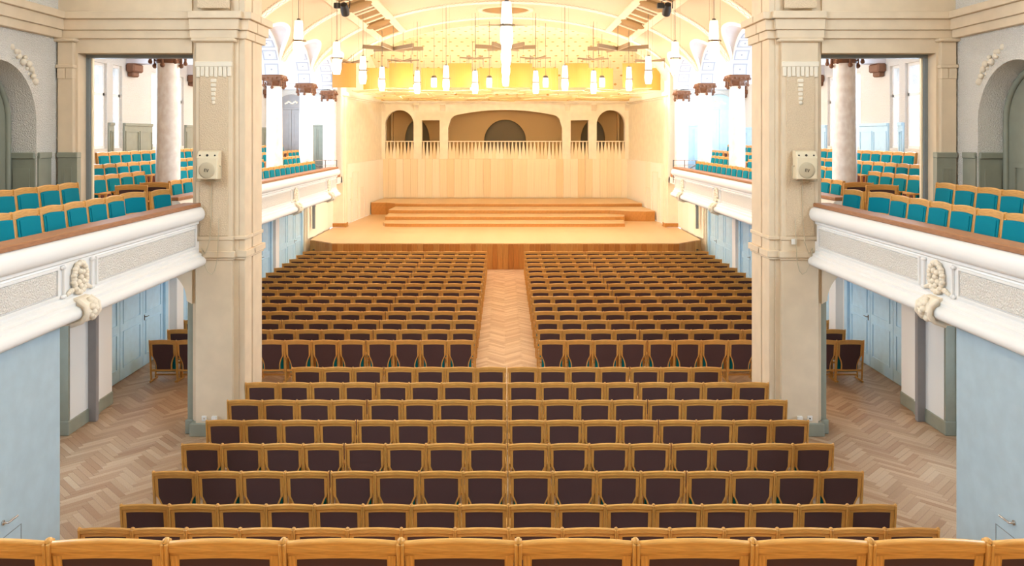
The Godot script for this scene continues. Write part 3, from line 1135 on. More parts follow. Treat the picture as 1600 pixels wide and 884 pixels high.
func build_vault() -> void:
	var cl := structure("ceiling_nave")
	var ds := []
	for i in 181:
		ds.append(13.5 + (35.9 - 13.5) * i / 180.0)
	for c in COLS:
		for o in [-0.22, -0.2, -0.17, 0.17, 0.2, 0.22]:
			ds.append(c + o)
	ds.sort()
	var main := MB.new()
	var side := MB.new()
	var K := 56
	for i in ds.size() - 1:
		for k in K:
			var q := []
			for e in [[i, k], [i, k + 1], [i + 1, k + 1], [i + 1, k]]:
				var d: float = ds[e[0]]
				var tb := asin(clampf(edge_x(d) / VA, 0.0, 1.0))
				var t: float = -tb + 2.0 * tb * e[1] / K
				q.append([Vector3(VA * sin(t), SPRING + VB * cos(t), -d), Vector3(-sin(t) / VA, -cos(t) / VB, 0).normalized()])
			main.tri(q[0][0], q[1][0], q[2][0], q[0][1], q[1][1], q[2][1])
			main.tri(q[0][0], q[2][0], q[3][0], q[0][1], q[2][1], q[3][1])
		var d0: float = ds[i]
		var d1: float = ds[i + 1]
		if d0 > 34.0:
			continue
		var f := Vector3(0, -(d1 - d0), -(lunette(d1) - lunette(d0))).normalized()
		for s in [-1.0, 1.0]:
			for r in [[0.0, 1.0]]:
				var A := Vector3(s * edge_x(d0), lunette(d0), -d0)
				var B := Vector3(s * 10.3, lunette(d0), -d0)
				var C := Vector3(s * 10.3, lunette(d1), -d1)
				var D := Vector3(s * edge_x(d1), lunette(d1), -d1)
				side.tri(A, B, C, f, f, f)
				side.tri(A, C, D, f, f, f)
	part(cl, "vault", main, M["vault"])
	part(cl, "lunette_vault", side, M["lavender"])
	var roof := MB.new()
	bd(roof, -10.6, 10.6, 10.35, 10.6, 13.4, 46.6)
	for s in [-1.0, 1.0]:
		bd(roof, s * 10.3, s * 10.6, 8.3, 10.5, 13.4, 46.6)
	part(cl, "roof", roof, M["plaster"])
	# transverse ribs with painted scrolls
	for ci in COLS.size():
		var c: float = COLS[ci]
		var rb := MB.new()
		var n := 72
		for k in n:
			var t0 := -PI / 2 + PI * k / n
			var t1 := -PI / 2 + PI * (k + 1) / n
			var a := []
			var b := []
			for e in [[t0, a], [t1, b]]:
				for z in [-0.2, 0.2]:
					e[1].append(Vector3((VA - 0.05) * sin(e[0]), SPRING + (VB - 0.05) * cos(e[0]), -(c + z)))
			var na := Vector3(-sin(t0), -cos(t0), 0)
			var nb := Vector3(-sin(t1), -cos(t1), 0)
			strip(rb, a, b, [na, na], [nb, nb], k * 0.45, (k + 1) * 0.45)
			for z in [-0.2, 0.2]:
				rb.quad(Vector3((VA - 0.05) * sin(t0), SPRING + (VB - 0.05) * cos(t0), -(c + z)), Vector3((VA - 0.05) * sin(t1), SPRING + (VB - 0.05) * cos(t1), -(c + z)), Vector3((VA + 0.02) * sin(t1), SPRING + (VB + 0.02) * cos(t1), -(c + z)), Vector3((VA + 0.02) * sin(t0), SPRING + (VB + 0.02) * cos(t0), -(c + z)), Vector3(0, 0, -z))
		part(cl, "rib", rb, M["scroll"])
	# white edge of every lunette and the painted arch below it
	for i in COLS.size() - 1:
		var a: float = COLS[i]
		var b: float = COLS[i + 1]
		for s in [-1.0, 1.0]:
			var pts := []
			for k in 41:
				var u := -cos(PI * k / 40.0)
				var d := (a + b) / 2.0 + u * ((b - a) / 2.0 - 0.2)
				pts.append(Vector3(s * edge_x(d), lunette(d) - 0.01, -d))
			var m := MB.new()
			m.tube(pts, 0.065, 8)
			part(cl, "lunette_edge", m, M["white"])
			m = MB.new()
			var fl := MB.new()
			for k in 40:
				var e := []
				for kk in [k, k + 1]:
					var u := -cos(PI * kk / 40.0)
					var h := (b - a) / 2.0 - 0.30
					var d := (a + b) / 2.0 + u * h
					var y := SPRING + 1.2 * pow(maxf(0.0, 1.0 - pow(absf(u), 2.3)), 0.5)
					e.append(Vector3(0, y, -d))
				var nn := Vector3(0, -(e[0].z - e[1].z), (e[0].y - e[1].y)).normalized()
				if nn.y > 0:
					nn = -nn
				# underside faces down and towards the middle of the bay
				var A := Vector3(s * 7.14, 0, 0)
				var B := Vector3(s * 7.66, 0, 0)
				var len0: float = k * 0.0
				len0 = (e[0].z - e[1].z)
				var l := Vector2(e[0].z - e[1].z, e[0].y - e[1].y).length()
				var u0: float = fl.uv.size() * 0.0 + (strip_len.back() if strip_len.size() else 0.0)
				strip(m, [e[0] + A, e[0] + B], [e[1] + A, e[1] + B], [nn, nn], [nn, nn], u0 / 0.48, (u0 + l) / 0.48)
				strip_len.append(u0 + l)
				for x in [A, B]:
					fl.quad(e[0] + x, e[1] + x, e[1] + x + Vector3(0, 0.16, 0), e[0] + x + Vector3(0, 0.16, 0), Vector3(-s if x == A else s, 0, 0))
			strip_len.clear()
			part(cl, "arch_soffit", m, M["roundels"])
			part(cl, "arch_side", fl, M["white"])
	for c in COLS:
		for s in [-1.0, 1.0]:
			var m := MB.new()
			bd(m, s * 7.12, s * 7.68, SPRING, SPRING + 0.5, c - 0.3, c + 0.3, 0.02)
			part(cl, "impost", m, M["white"])
	# vent strips along the vault, with panels and a round boss at each rib
	for s in [-1.0, 1.0]:
		var t: float = asin(4.75 / VA)
		var at := Vector3(s * 4.75, SPRING + VB * cos(t), 0)
		var out := Vector3(s * sin(t) / VA, cos(t) / VB, 0).normalized()
		var along := Vector3(-out.y * s, out.x * s, 0)
		along = Vector3(out.y, -out.x, 0)
		var m := MB.new()
		m.xf = Transform3D(Basis(along, out, along.cross(out)), at)
		for e in [[-0.62, -0.36], [0.36, 0.62]]:
			m.cbox(Vector3(e[0], -0.10, -33.4), Vector3(e[1], 0.03, -19.0), 0.02)
		var open := MB.new()
		open.xf = m.xf
		for d in [21.5, 25.6, 29.7, 33.4]:
			m.cbox(Vector3(-0.40, -0.09, -d - 0.35 if d < 33 else -33.4), Vector3(0.40, 0.03, -d + 0.35), 0.01)
		for d in [22.6, 23.6, 24.5, 26.5, 27.0, 28.1, 28.9, 31.0]:
			m.cbox(Vector3(-0.40, -0.08, -d - 0.09), Vector3(0.40, 0.03, -d + 0.09), 0.01)
		open.box(Vector3(-0.36, -0.045, -33.3), Vector3(0.36, 0.02, -19.0))
		var tr := thing("vent_strip", "long cream ceiling strip with brown recessed vent panels along the vault", "vent", Vector3.ZERO, 0.0, "vent strips of the vault")
		part(tr, "frame", m, M["plaster"])
		part(tr, "vent_bed", open, M["vent"])
		for d in [25.6, 29.7]:
			var dm := MB.new()
			dm.xf = m.xf * Transform3D(Basis(), Vector3(0, -0.09, -d))
			dm.lathe([[0.0, -0.06], [0.40, -0.06], [0.46, -0.02], [0.46, 0.04], [0.0, 0.04]], Vector3.ZERO, 28)
			part(tr, "boss", dm, M["vent"])
	var oc := thing("ceiling_oculus", "round brown perforated roundel in the crown of the vault", "vent", Vector3(0, SPRING + VB, -31.4))
	var m := MB.new()
	m.lathe([[0.0, -0.05], [0.9, -0.05], [0.95, -0.02], [0.95, 0.02], [0.0, 0.02]], Vector3.ZERO, 36)
	part(oc, "disc", m, M["vent"])
	m = MB.new()
	m.lathe([[0.94, 0.0], [0.94, -0.09], [1.08, -0.09], [1.12, -0.03], [1.12, 0.02]], Vector3.ZERO, 36)
	part(oc, "rim", m, M["plaster"])


var strip_len := []


# ---------------------------------------------------------------- stage and its shell
func slab(m: MB, pts: Array, y0: float, y1: float) -> void:
	var poly := PackedVector2Array()
	for p in pts:
		poly.append(Vector2(p[0], p[1]))
	m.plate(poly, Vector3(0, y1, 0), Vector3.RIGHT, Vector3(0, 0, -1), Vector3(0, y0 - y1, 0))


# upright boards side by side along a line on plan; each is a mesh of its own
func boards(parent: Node, called: String, a: Vector2, b: Vector2, y0: float, y1: float, width: float, thick: float, set_: String) -> void:
	var l := a.distance_to(b)
	var n := maxi(1, roundi(l / width))
	var w := l / n
	var m := MB.new()
	m.cbox(Vector3(-w / 2 + 0.002, y0, -thick / 2), Vector3(w / 2 - 0.002, y1, thick / 2), 0.004)
	var shared := m.mesh()
	var turn := -atan2(-(b.y - a.y), b.x - a.x)
	for i in n:
		var q := a.lerp(b, (i + 0.5) / n)
		var o := part(parent, called, shared, M["%s%d" % [set_, rng.randi() % 5]])
		o.position = Vector3(q.x, 0, -q.y) + Vector3(sin(turn), 0, cos(turn)) * rng.randf() * 0.004
		o.rotation.y = turn


func build_stage() -> void:
	var m := MB.new()
	# platform
	var st := thing("stage", "broad oak concert stage with boarded front", "stage", Vector3.ZERO)
	slab(m, [[-7.58, 31.10], [-6.5, 30.06], [6.5, 30.06], [7.58, 31.10], [7.58, 35.25], [7.02, 35.25], [7.02, 36.0], [7.28, 36.0], [6.70, 43.8], [-6.70, 43.8], [-7.28, 36.0], [-7.02, 36.0], [-7.02, 35.25], [-7.58, 35.25]], 0.0, 0.98)
	part(st, "platform", m, M["stage_floor"])
	boards(st, "front_board", Vector2(-6.5, 30.03), Vector2(6.5, 30.03), 0.0, 0.955, 0.2, 0.03, "board")
	boards(st, "front_board", Vector2(-7.58, 31.07), Vector2(-6.5, 30.03), 0.0, 0.955, 0.2, 0.03, "board")
	boards(st, "front_board", Vector2(6.5, 30.03), Vector2(7.58, 31.07), 0.0, 0.955, 0.2, 0.03, "board")
	m = MB.new()
	for s in [-1.0, 1.0]:
		for t in [0.3, 0.72]:
			var q := Vector2(6.5, 30.0).lerp(Vector2(7.74, 31.2), t)
			m.ball(Vector3(s * q.x, 0.62, -q.y + 0.03), 0.03, 6)
			m.tube([Vector3(s * q.x - 0.07, 0.62, -q.y + 0.04), Vector3(s * q.x + 0.07, 0.62, -q.y + 0.04)], 0.012, 6)
	part(st, "hatch_pull", m, M["black"])
	# the four curved tiers for choir or orchestra
	var tiers := [
		["lowest", 1.134, 0.98, [[-5.35, 35.55], [-4.6, 35.42], [4.6, 35.42], [5.3, 35.5], [5.45, 36.85], [-5.5, 36.85], [-5.5, 36.0]]],
		["second", 1.293, 0.98, [[-5.55, 36.98], [-4.6, 36.91], [5.1, 36.91], [5.5, 37.0], [5.6, 37.6], [4.9, 38.2], [-4.6, 38.25], [-5.6, 38.4]]],
		["third", 1.46, 0.98, [[-5.6, 38.45], [-4.6, 38.32], [5.0, 38.3], [5.9, 37.8], [6.6, 37.7], [7.06, 37.75], [6.9, 40.05], [-4.6, 40.05], [-5.5, 40.2]]],
		["topmost", 1.61, 0.98, [[-6.86, 40.95], [-6.1, 40.9], [-5.55, 40.35], [-4.6, 40.15], [5.0, 40.15], [6.88, 40.3], [6.62, 43.6], [-6.62, 43.6]]],
	]
	for e in tiers:
		var t := thing("stage_tier", "%s of the stepped oak tiers at the rear of the stage" % e[0], "platform")
		m = MB.new()
		slab(m, e[3], e[2], e[1])
		part(t, "deck", m, M["stage_floor"])
		m = MB.new()
		var pts: Array = e[3]
		for i in pts.size() - 1:
			var a := Vector2(pts[i][0], pts[i][1])
			var b := Vector2(pts[i + 1][0], pts[i + 1][1])
			if b.x - a.x > 0.2 and absf(b.y - a.y) < 1.2:
				var nn := Vector2(-(b.y - a.y), b.x - a.x).normalized() * -0.012
				m.hexa([Vector3(a.x, e[2], -a.y), Vector3(b.x, e[2], -b.y), Vector3(a.x, e[1] - 0.025, -a.y), Vector3(b.x, e[1] - 0.025, -b.y),
					Vector3(a.x + nn.x, e[2], -(a.y + nn.y)), Vector3(b.x + nn.x, e[2], -(b.y + nn.y)), Vector3(a.x + nn.x, e[1] - 0.025, -(a.y + nn.y)), Vector3(b.x + nn.x, e[1] - 0.025, -(b.y + nn.y))])
		part(t, "riser", m, M["stage_front"])
	# side walls
	for s in [-1.0, 1.0]:
		var side := "left" if s < 0 else "right"
		var w := structure("wall_stage_" + side)
		m = MB.new()
		bd(m, s * 7.80, s * 8.3, 0.0, 3.0, 31.2, 35.5)
		part(w, "plaster", m, M["warm_plaster"])
		# folded panels: each leans a little out of line with the next
		for k in 4:
			var a := Vector2(s * 7.76, 31.32 + k * 1.0)
			var b := Vector2(s * 7.64, 32.36 + k * 1.0)
			boards(w, "wall_panel", a, b, 0.985, 2.98, 1.0, 0.05, "cream")
		m = MB.new()
		bd(m, s * 7.15, s * 7.85, 0.98, 3.2, 35.35, 35.95, 0.02)
		bd(m, s * 7.15, s * 10.4, 3.0, 10.3, 34.4, 35.95)
		bd(m, s * 7.10, s * 7.3, 3.0, 6.95, 34.6, 35.0, 0.02)
		bd(m, s * 7.06, s * 7.3, 0.98, 6.95, 35.4, 35.8, 0.02)
		bd(m, s * 7.0, s * 7.3, 6.75, 6.95, 34.5, 35.9, 0.02)
		part(w, "jamb", m, M["warm_plaster"])
		m = MB.new()
		bd(m, s * 7.04, s * 7.82, 0.98, 1.15, 35.28, 35.84, 0.01)
		part(w, "plinth", m, M["stage_front"])
		m = MB.new()
		var f0 := Vector2(7.37, 35.95)
		var f1 := Vector2(6.77, 43.85)
		m.hexa([Vector3(s * f0.x, 0.98, -f0.y), Vector3(s * (f0.x + 0.3), 0.98, -f0.y), Vector3(s * f0.x, 10.3, -f0.y), Vector3(s * (f0.x + 0.3), 10.3, -f0.y),
			Vector3(s * f1.x, 0.98, -f1.y), Vector3(s * (f1.x + 0.3), 0.98, -f1.y), Vector3(s * f1.x, 10.3, -f1.y), Vector3(s * (f1.x + 0.3), 10.3, -f1.y)])
		part(w, "upper_wall", m, M["warm_plaster"])
		for k in 8:
			var a := f0.lerp(f1, k / 8.0) - Vector2(0.03, 0)
			var b := f0.lerp(f1, (k + 1) / 8.0) - Vector2(0.07, 0)
			boards(w, "wall_panel", Vector2(s * a.x, a.y), Vector2(s * b.x, b.y), 0.985, 3.72, 1.0, 0.04, "cream")
		# flush doors in the panelling, shown by their thin frames
		for e in [[0.05, 0.17, 3.05], [0.36, 0.47, 2.5], [0.20, 0.32, 3.3]]:
			m = MB.new()
			var a := f0.lerp(f1, e[0]) - Vector2(0.10, 0)
			var b := f0.lerp(f1, e[1]) - Vector2(0.10, 0)
			for q in [[a, 0.99, e[2]], [b, 0.99, e[2]]]:
				m.beam(Vector3(s * q[0].x, q[1], -q[0].y), Vector3(s * q[0].x, q[2], -q[0].y), 0.03, 0.03)
			m.beam(Vector3(s * a.x, e[2], -a.y), Vector3(s * b.x, e[2], -b.y), 0.03, 0.03, Vector3.UP)
			var h := a.lerp(b, 0.85)
			m.ball(Vector3(s * h.x, 2.05, -h.y), 0.03, 6)
			part(w, "door_frame", m, M["cream2"])
		m = MB.new()
		for b in [[6.72, 6.80, 0.05], [6.80, 6.90, 0.11]]:
			m.hexa([Vector3(s * (f0.x - b[2]), b[0], -f0.y), Vector3(s * f0.x, b[0], -f0.y), Vector3(s * (f0.x - b[2]), b[1], -f0.y), Vector3(s * f0.x, b[1], -f0.y),
				Vector3(s * (f1.x - b[2]), b[0], -f1.y), Vector3(s * f1.x, b[0], -f1.y), Vector3(s * (f1.x - b[2]), b[1], -f1.y), Vector3(s * f1.x, b[1], -f1.y)])
		part(w, "cornice", m, M["warm_plaster"])
		m = MB.new()
		m.cbox(Vector3(s * 7.56 - 0.05, 1.35, -31.62), Vector3(s * 7.56 + 0.05, 2.55, -31.5), 0.01)
		m.cbox(Vector3(s * 7.54 - 0.05, 2.2, -31.60), Vector3(s * 7.54 + 0.05, 2.42, -31.46), 0.01)
		var ls := single("line_speaker", m, M["steel"], "slim grey column loudspeaker on the wall beside the stage edge", "loudspeaker", Vector3.ZERO, "slim column loudspeakers")
		ls.position = Vector3.ZERO
	# arch that frames the stage, and the coved ceiling with its printed rosettes
	var poly := PackedVector2Array()
	for i in 61:
		var t := -PI / 2 + PI * i / 60.0
		poly.append(Vector2(VA * sin(t), SPRING + VB * cos(t)))
	poly.append(Vector2(7.4, 6.95))
	poly.append(Vector2(7.4, 10.4))
	poly.append(Vector2(-7.4, 10.4))
	poly.append(Vector2(-7.4, 6.95))
	m = MB.new()
	m.plate(poly, Vector3(0, 0, -35.85), Vector3.RIGHT, Vector3.UP, Vector3(0, 0, -0.1))
	single("wall_stage_arch", m, M["warm_plaster"], "", "", Vector3.ZERO, "", "structure")
	m = MB.new()
	var n := 40
	var run := 0.0
	for i in n:
		var t0 := PI / 2 * i / n
		var t1 := PI / 2 * (i + 1) / n
		var a := Vector3(0, 6.9 + 3.05 * cos(t0), -(35.87 + 8.0 * sin(t0)))
		var b := Vector3(0, 6.9 + 3.05 * cos(t1), -(35.87 + 8.0 * sin(t1)))
		var na := Vector3(0, -cos(t0) / 3.05, sin(t0) / 8.0).normalized()
		var nb := Vector3(0, -cos(t1) / 3.05, sin(t1) / 8.0).normalized()
		var l := a.distance_to(b)
		var L := Vector3(-7.6, 0, 0)
		var R := Vector3(7.6, 0, 0)
		var u := 15.2 / 0.56
		m.tri(a + L, a + R, b + R, na, na, nb, Vector2(0, run / 1.3), Vector2(u, run / 1.3), Vector2(u, (run + l) / 1.3))
		m.tri(a + L, b + R, b + L, na, nb, nb, Vector2(0, run / 1.3), Vector2(u, (run + l) / 1.3), Vector2(0, (run + l) / 1.3))
		run += l
	single("ceiling_stage", m, M["rosettes"], "", "", Vector3.ZERO, "", "structure")
	# back wall: vertical panels below, five openings above
	var bw := structure("wall_back")
	m = MB.new()
	bd(m, -7.3, 7.3, 0.9, 3.74, 43.9, 44.3)
	for s in [-1.0, 1.0]:
		bd(m, s * 6.57, s * 7.4, 3.7, 6.9, 43.85, 44.3)
		bd(m, s * 4.57, s * 5.02, 3.7, 6.9, 43.85, 44.3)
		bd(m, s * 3.13, s * 3.59, 3.7, 6.9, 43.85, 44.3)
		bd(m, s * 3.59, s * 4.57, 5.85, 6.9, 43.85, 44.3)
		var ar := PackedVector2Array([Vector2(5.02, 6.9), Vector2(5.02, 5.6)])
		for i in 21:
			var a := PI - PI * i / 20.0
			ar.append(Vector2(5.795 + 0.775 * cos(a), 5.635 + 0.775 * sin(a)))
		ar.append(Vector2(6.57, 5.6))
		ar.append(Vector2(6.57, 6.9))
		m.plate(ar, Vector3(0, 0, -43.85), Vector3(s, 0, 0), Vector3.UP, Vector3(0, 0, -0.45))
	var ba := PackedVector2Array([Vector2(-3.13, 6.9), Vector2(-3.13, 5.4)])
	for i in 41:
		var x := -3.13 + 6.26 * i / 40.0
		var e := absf(x) / 3.13
		var y := 6.42 - 0.38 * e * e
		if e > 0.86:
			y -= 0.62 * (1.0 - sqrt(maxf(0.0, 1.0 - pow((e - 0.86) / 0.14, 2.0))))
		ba.append(Vector2(x, y))
	ba.append(Vector2(3.13, 5.4))
	ba.append(Vector2(3.13, 6.9))
	m.plate(ba, Vector3(0, 0, -43.85), Vector3.RIGHT, Vector3.UP, Vector3(0, 0, -0.45))
	part(bw, "plaster", m, M["warm_plaster"])
	boards(bw, "panel", Vector2(-6.78, 43.86), Vector2(6.78, 43.86), 1.61, 3.74, 0.4, 0.05, "panel")
	m = MB.new()
	for b in [[6.76, 6.84, 0.06], [6.84, 6.94, 0.14]]:
		bd(m, -6.85, 6.85, b[0], b[1], 43.86 - b[2], 43.9, 0.01)
	part(bw, "cornice", m, M["warm_plaster"])
	for x in [-6.7, -4.85, -3.4, 3.4, 4.85, 6.7]:
		m = MB.new()
		var pr := PackedVector2Array([Vector2(0, 6.76), Vector2(0.3, 6.76), Vector2(0.3, 6.68), Vector2(0.22, 6.6), Vector2(0.12, 6.5), Vector2(0, 6.35)])
		m.plate(pr, Vector3(x - 0.13, 0, -43.86), Vector3(0, 0, 1), Vector3.UP, Vector3(0.26, 0, 0))
		part(bw, "console", m, M["warm_plaster"])
	# the loft behind the openings
	var lo := structure("wall_loft")
	m = MB.new()
	bd(m, -7.4, 7.4, 3.5, 3.72, 44.3, 46.4)
	bd(m, -7.4, 7.4, 6.9, 7.1, 43.7, 46.4)
	for s in [-1.0, 1.0]:
		bd(m, s * 7.1, s * 7.4, 3.5, 7.0, 44.3, 46.4)
		bd(m, s * 6.35, s * 6.45, 3.7, 6.9, 45.2, 45.6)
	for seg in [[-7.1, -5.72], [-4.3, -1.2], [1.2, 4.3], [5.72, 7.1]]:
		bd(m, seg[0], seg[1], 3.7, 6.9, 45.6, 45.9)
	for e in [[-5.01, 0.71], [0.0, 1.2], [5.01, 0.71]]:
		var ar := PackedVector2Array([Vector2(e[0] - e[1], 6.9), Vector2(e[0] - e[1], 4.6)])
		for i in 21:
			var a := PI - PI * i / 20.0
			ar.append(Vector2(e[0] + e[1] * cos(a), 4.72 + 1.2 * sin(a)))
		ar.append(Vector2(e[0] + e[1], 4.6))
		ar.append(Vector2(e[0] + e[1], 6.9))
		m.plate(ar, Vector3(0, 0, -45.6), Vector3.RIGHT, Vector3.UP, Vector3(0, 0, -0.3))
	part(lo, "plaster", m, M["niche"])
	m = MB.new()
	bd(m, -7.2, 7.2, 3.6, 6.9, 46.1, 46.4)
	part(lo, "dark_backing", m, M["dark_door"])
	# picket balustrades in the openings
	for e in [[-6.57, -5.02, "arched"], [-4.57, -3.59, "square-headed"], [-3.13, 3.13, "broad middle"], [3.59, 4.57, "square-headed"], [5.02, 6.57, "arched"]]:
		var b := thing("picket_balustrade", "pale balustrade of tapering pickets in the %s opening above the stage" % e[2], "balustrade", Vector3((e[0] + e[1]) / 2, 3.74, -43.95), 0.0, "picket balustrades, " + e[2])
		var wd: float = e[1] - e[0]
		m = MB.new()
		m.cbox(Vector3(-wd / 2, 0.93, -0.03), Vector3(wd / 2, 0.98, 0.03), 0.006)
		part(b, "rail", m, M["panel3"])
		var k := roundi(wd / 0.205)
		var pw := wd / k
		var shapes := []
		for v in 3:
			m = MB.new()
			var g := 0.12 + 0.14 * v
			m.plate(PackedVector2Array([Vector2(-pw / 2 + 0.001, 0), Vector2(pw / 2 - 0.001, 0), Vector2(pw / 2 - 0.001, g), Vector2(0.022, 0.94), Vector2(-0.022, 0.94), Vector2(-pw / 2 + 0.001, g)]), Vector3(0, 0, -0.015), Vector3.RIGHT, Vector3.UP, Vector3(0, 0, 0.03))
			shapes.append(m.mesh())
		for i in k:
			var o := part(b, "picket", shapes[rng.randi() % 3], M["panel%d" % (rng.randi() % 5)])
			o.position.x = -wd / 2 + pw * (i + 0.5)


# ---------------------------------------------------------------- balcony fronts
func build_balconies() -> void:
	for s in [-1.0, 1.0]:
		for far in [false, true]:
			var X0 := 5.97 if far else 5.12
			var d0 := 14.46 if far else -3.0
			var d1 := 28.4 if far else 13.30
			var label := "white stuccoed balcony front with brown handrail between the square pillar and the stage" if far else "white balcony front with wreath relief and brown handrail ending at the square pillar"
			var b := thing("balcony_front", label, "balcony", Vector3.ZERO, 0.0, "far balcony fronts" if far else "near balcony fronts")
			var prof := PackedVector2Array()
			for p in [[0.0, 3.85], [0.055, 3.83], [0.09, 3.78], [0.10, 3.72], [0.085, 3.66], [0.045, 3.62], [0.0, 3.605], [0.0, 3.57], [-0.03, 3.55], [-0.03, 3.15], [0.0, 3.13], [0.0, 3.09], [0.04, 3.07], [0.04, 3.03], [0.085, 3.01], [0.115, 2.97], [0.115, 2.92], [0.085, 2.88], [0.03, 2.865], [-0.25, 2.865], [-0.25, 3.85]]:
				prof.append(Vector2(s * (X0 - p[0]), p[1]))
			var m := MB.new()
			m.run(prof, -d0, -d1, s)
			part(b, "fascia", m, M["white"])
			m = MB.new()
			bd(m, s * (X0 - 0.035), s * (X0 + 0.26), 3.85, 3.915, d0, d1, 0.012)
			part(b, "hand_rail", m, M["rail_wood"])
			var spots := [18.4, 22.7, 27.0] if far else [0.9, 5.2, 9.55]
			var ends := [d0] + spots + [d1]
			for i in ends.size() - 1:
				var a: float = ends[i] + (0.42 if i > 0 else 0.1)
				var e: float = ends[i + 1] - (0.42 if i < ends.size() - 2 else 0.12)
				if e - a < 0.3:
					continue
				m = MB.new()
				panel_on_x(m, s * (X0 + 0.03), -s, 3.18, 3.53, a, e, 0.028, 0.03)
				part(b, "panel_frame", m, M["white"])
				m = MB.new()
				bd(m, s * (X0 + 0.03), s * (X0 + 0.01), 3.22, 3.49, a + 0.04, e - 0.04, 0.006)
				part(b, "stucco_panel", m, M["white_stucco"])
			for d in spots:
				wreath(b, s, X0, d)


func wreath(b: Node3D, s: float, X0: float, d: float) -> void:
	var o := Transform3D(Basis(Vector3(0, 0, -1), Vector3.UP, Vector3(-s, 0, 0)), Vector3(s * (X0 + 0.03), 3.345, -d))
	if s > 0:
		o.basis = Basis(Vector3(0, 0, 1), Vector3.UP, Vector3(-1, 0, 0))
	var m := MB.new()
	m.xf = o
	for k in 28:
		var a := TAU * k / 28.0
		var q := Vector3(0.135 * cos(a), 0.165 * sin(a), 0.045)
		m.ball(q + Vector3(cos(a), sin(a), 0) * 0.012 * (k % 2), 0.034, 6)
	for q in [Vector3(0.04, 0.06, 0.05), Vector3(-0.03, 0.075, 0.05), Vector3(0, 0.0, 0.05), Vector3(0.05, -0.05, 0.045), Vector3(-0.045, -0.05, 0.045), Vector3(0, -0.1, 0.045)]:
		m.ball(q, 0.038, 6)
	for sx in [-1, 1]:
		for k in 4:
			m.ball(Vector3(sx * (0.17 + 0.03 * k), -0.13 - 0.01 * k, 0.03), 0.034 - 0.004 * k, 6)
	part(b, "wreath", m, M["stone_relief"])
	for sx in [-1, 1]:
		m = MB.new()
		m.xf = o
		m.cbox(Vector3(sx * 0.31 - 0.012, -0.16, 0.0), Vector3(sx * 0.31 + 0.012, 0.16, 0.035), 0.006)
		for sy in [-1, 1]:
			m.ball(Vector3(sx * 0.345, sy * 0.17, 0.02), 0.026, 6)
			m.ball(Vector3(sx * 0.31, sy * 0.17, 0.02), 0.03, 6)
		part(b, "stud_bar", m, M["white"])
	# bracket that grips the lower roll
	m = MB.new()
	m.xf = o
	var pr := PackedVector2Array([Vector2(-0.02, -0.22), Vector2(0.10, -0.235), Vector2(0.19, -0.30), Vector2(0.21, -0.40), Vector2(0.17, -0.50), Vector2(0.05, -0.54), Vector2(-0.12, -0.56), Vector2(-0.28, -0.62), Vector2(-0.30, -0.50), Vector2(-0.02, -0.46)])
	m.plate(pr, Vector3(-0.13, 0, 0), Vector3(0, 0, 1), Vector3.UP, Vector3(0.26, 0, 0))
	for sx in [-1, 1]:
		m.tube([Vector3(sx * 0.135, -0.25, 0.09), Vector3(sx * 0.145, -0.32, 0.185), Vector3(sx * 0.145, -0.42, 0.2), Vector3(sx * 0.14, -0.50, 0.14), Vector3(sx * 0.13, -0.55, 0.0)], 0.028, 8)
	for k in 7:
		m.ball(Vector3(0.04 * sin(k * 2.4), -0.27 - 0.035 * k, 0.16 + 0.05 * sin(k * 0.5)), 0.045, 6)
	part(b, "corbel", m, M["stone_relief"])


# ---------------------------------------------------------------- the folding concert chair
# Origin on the floor under the top of the back; the sitter looks along -z.
var chair_parts := []


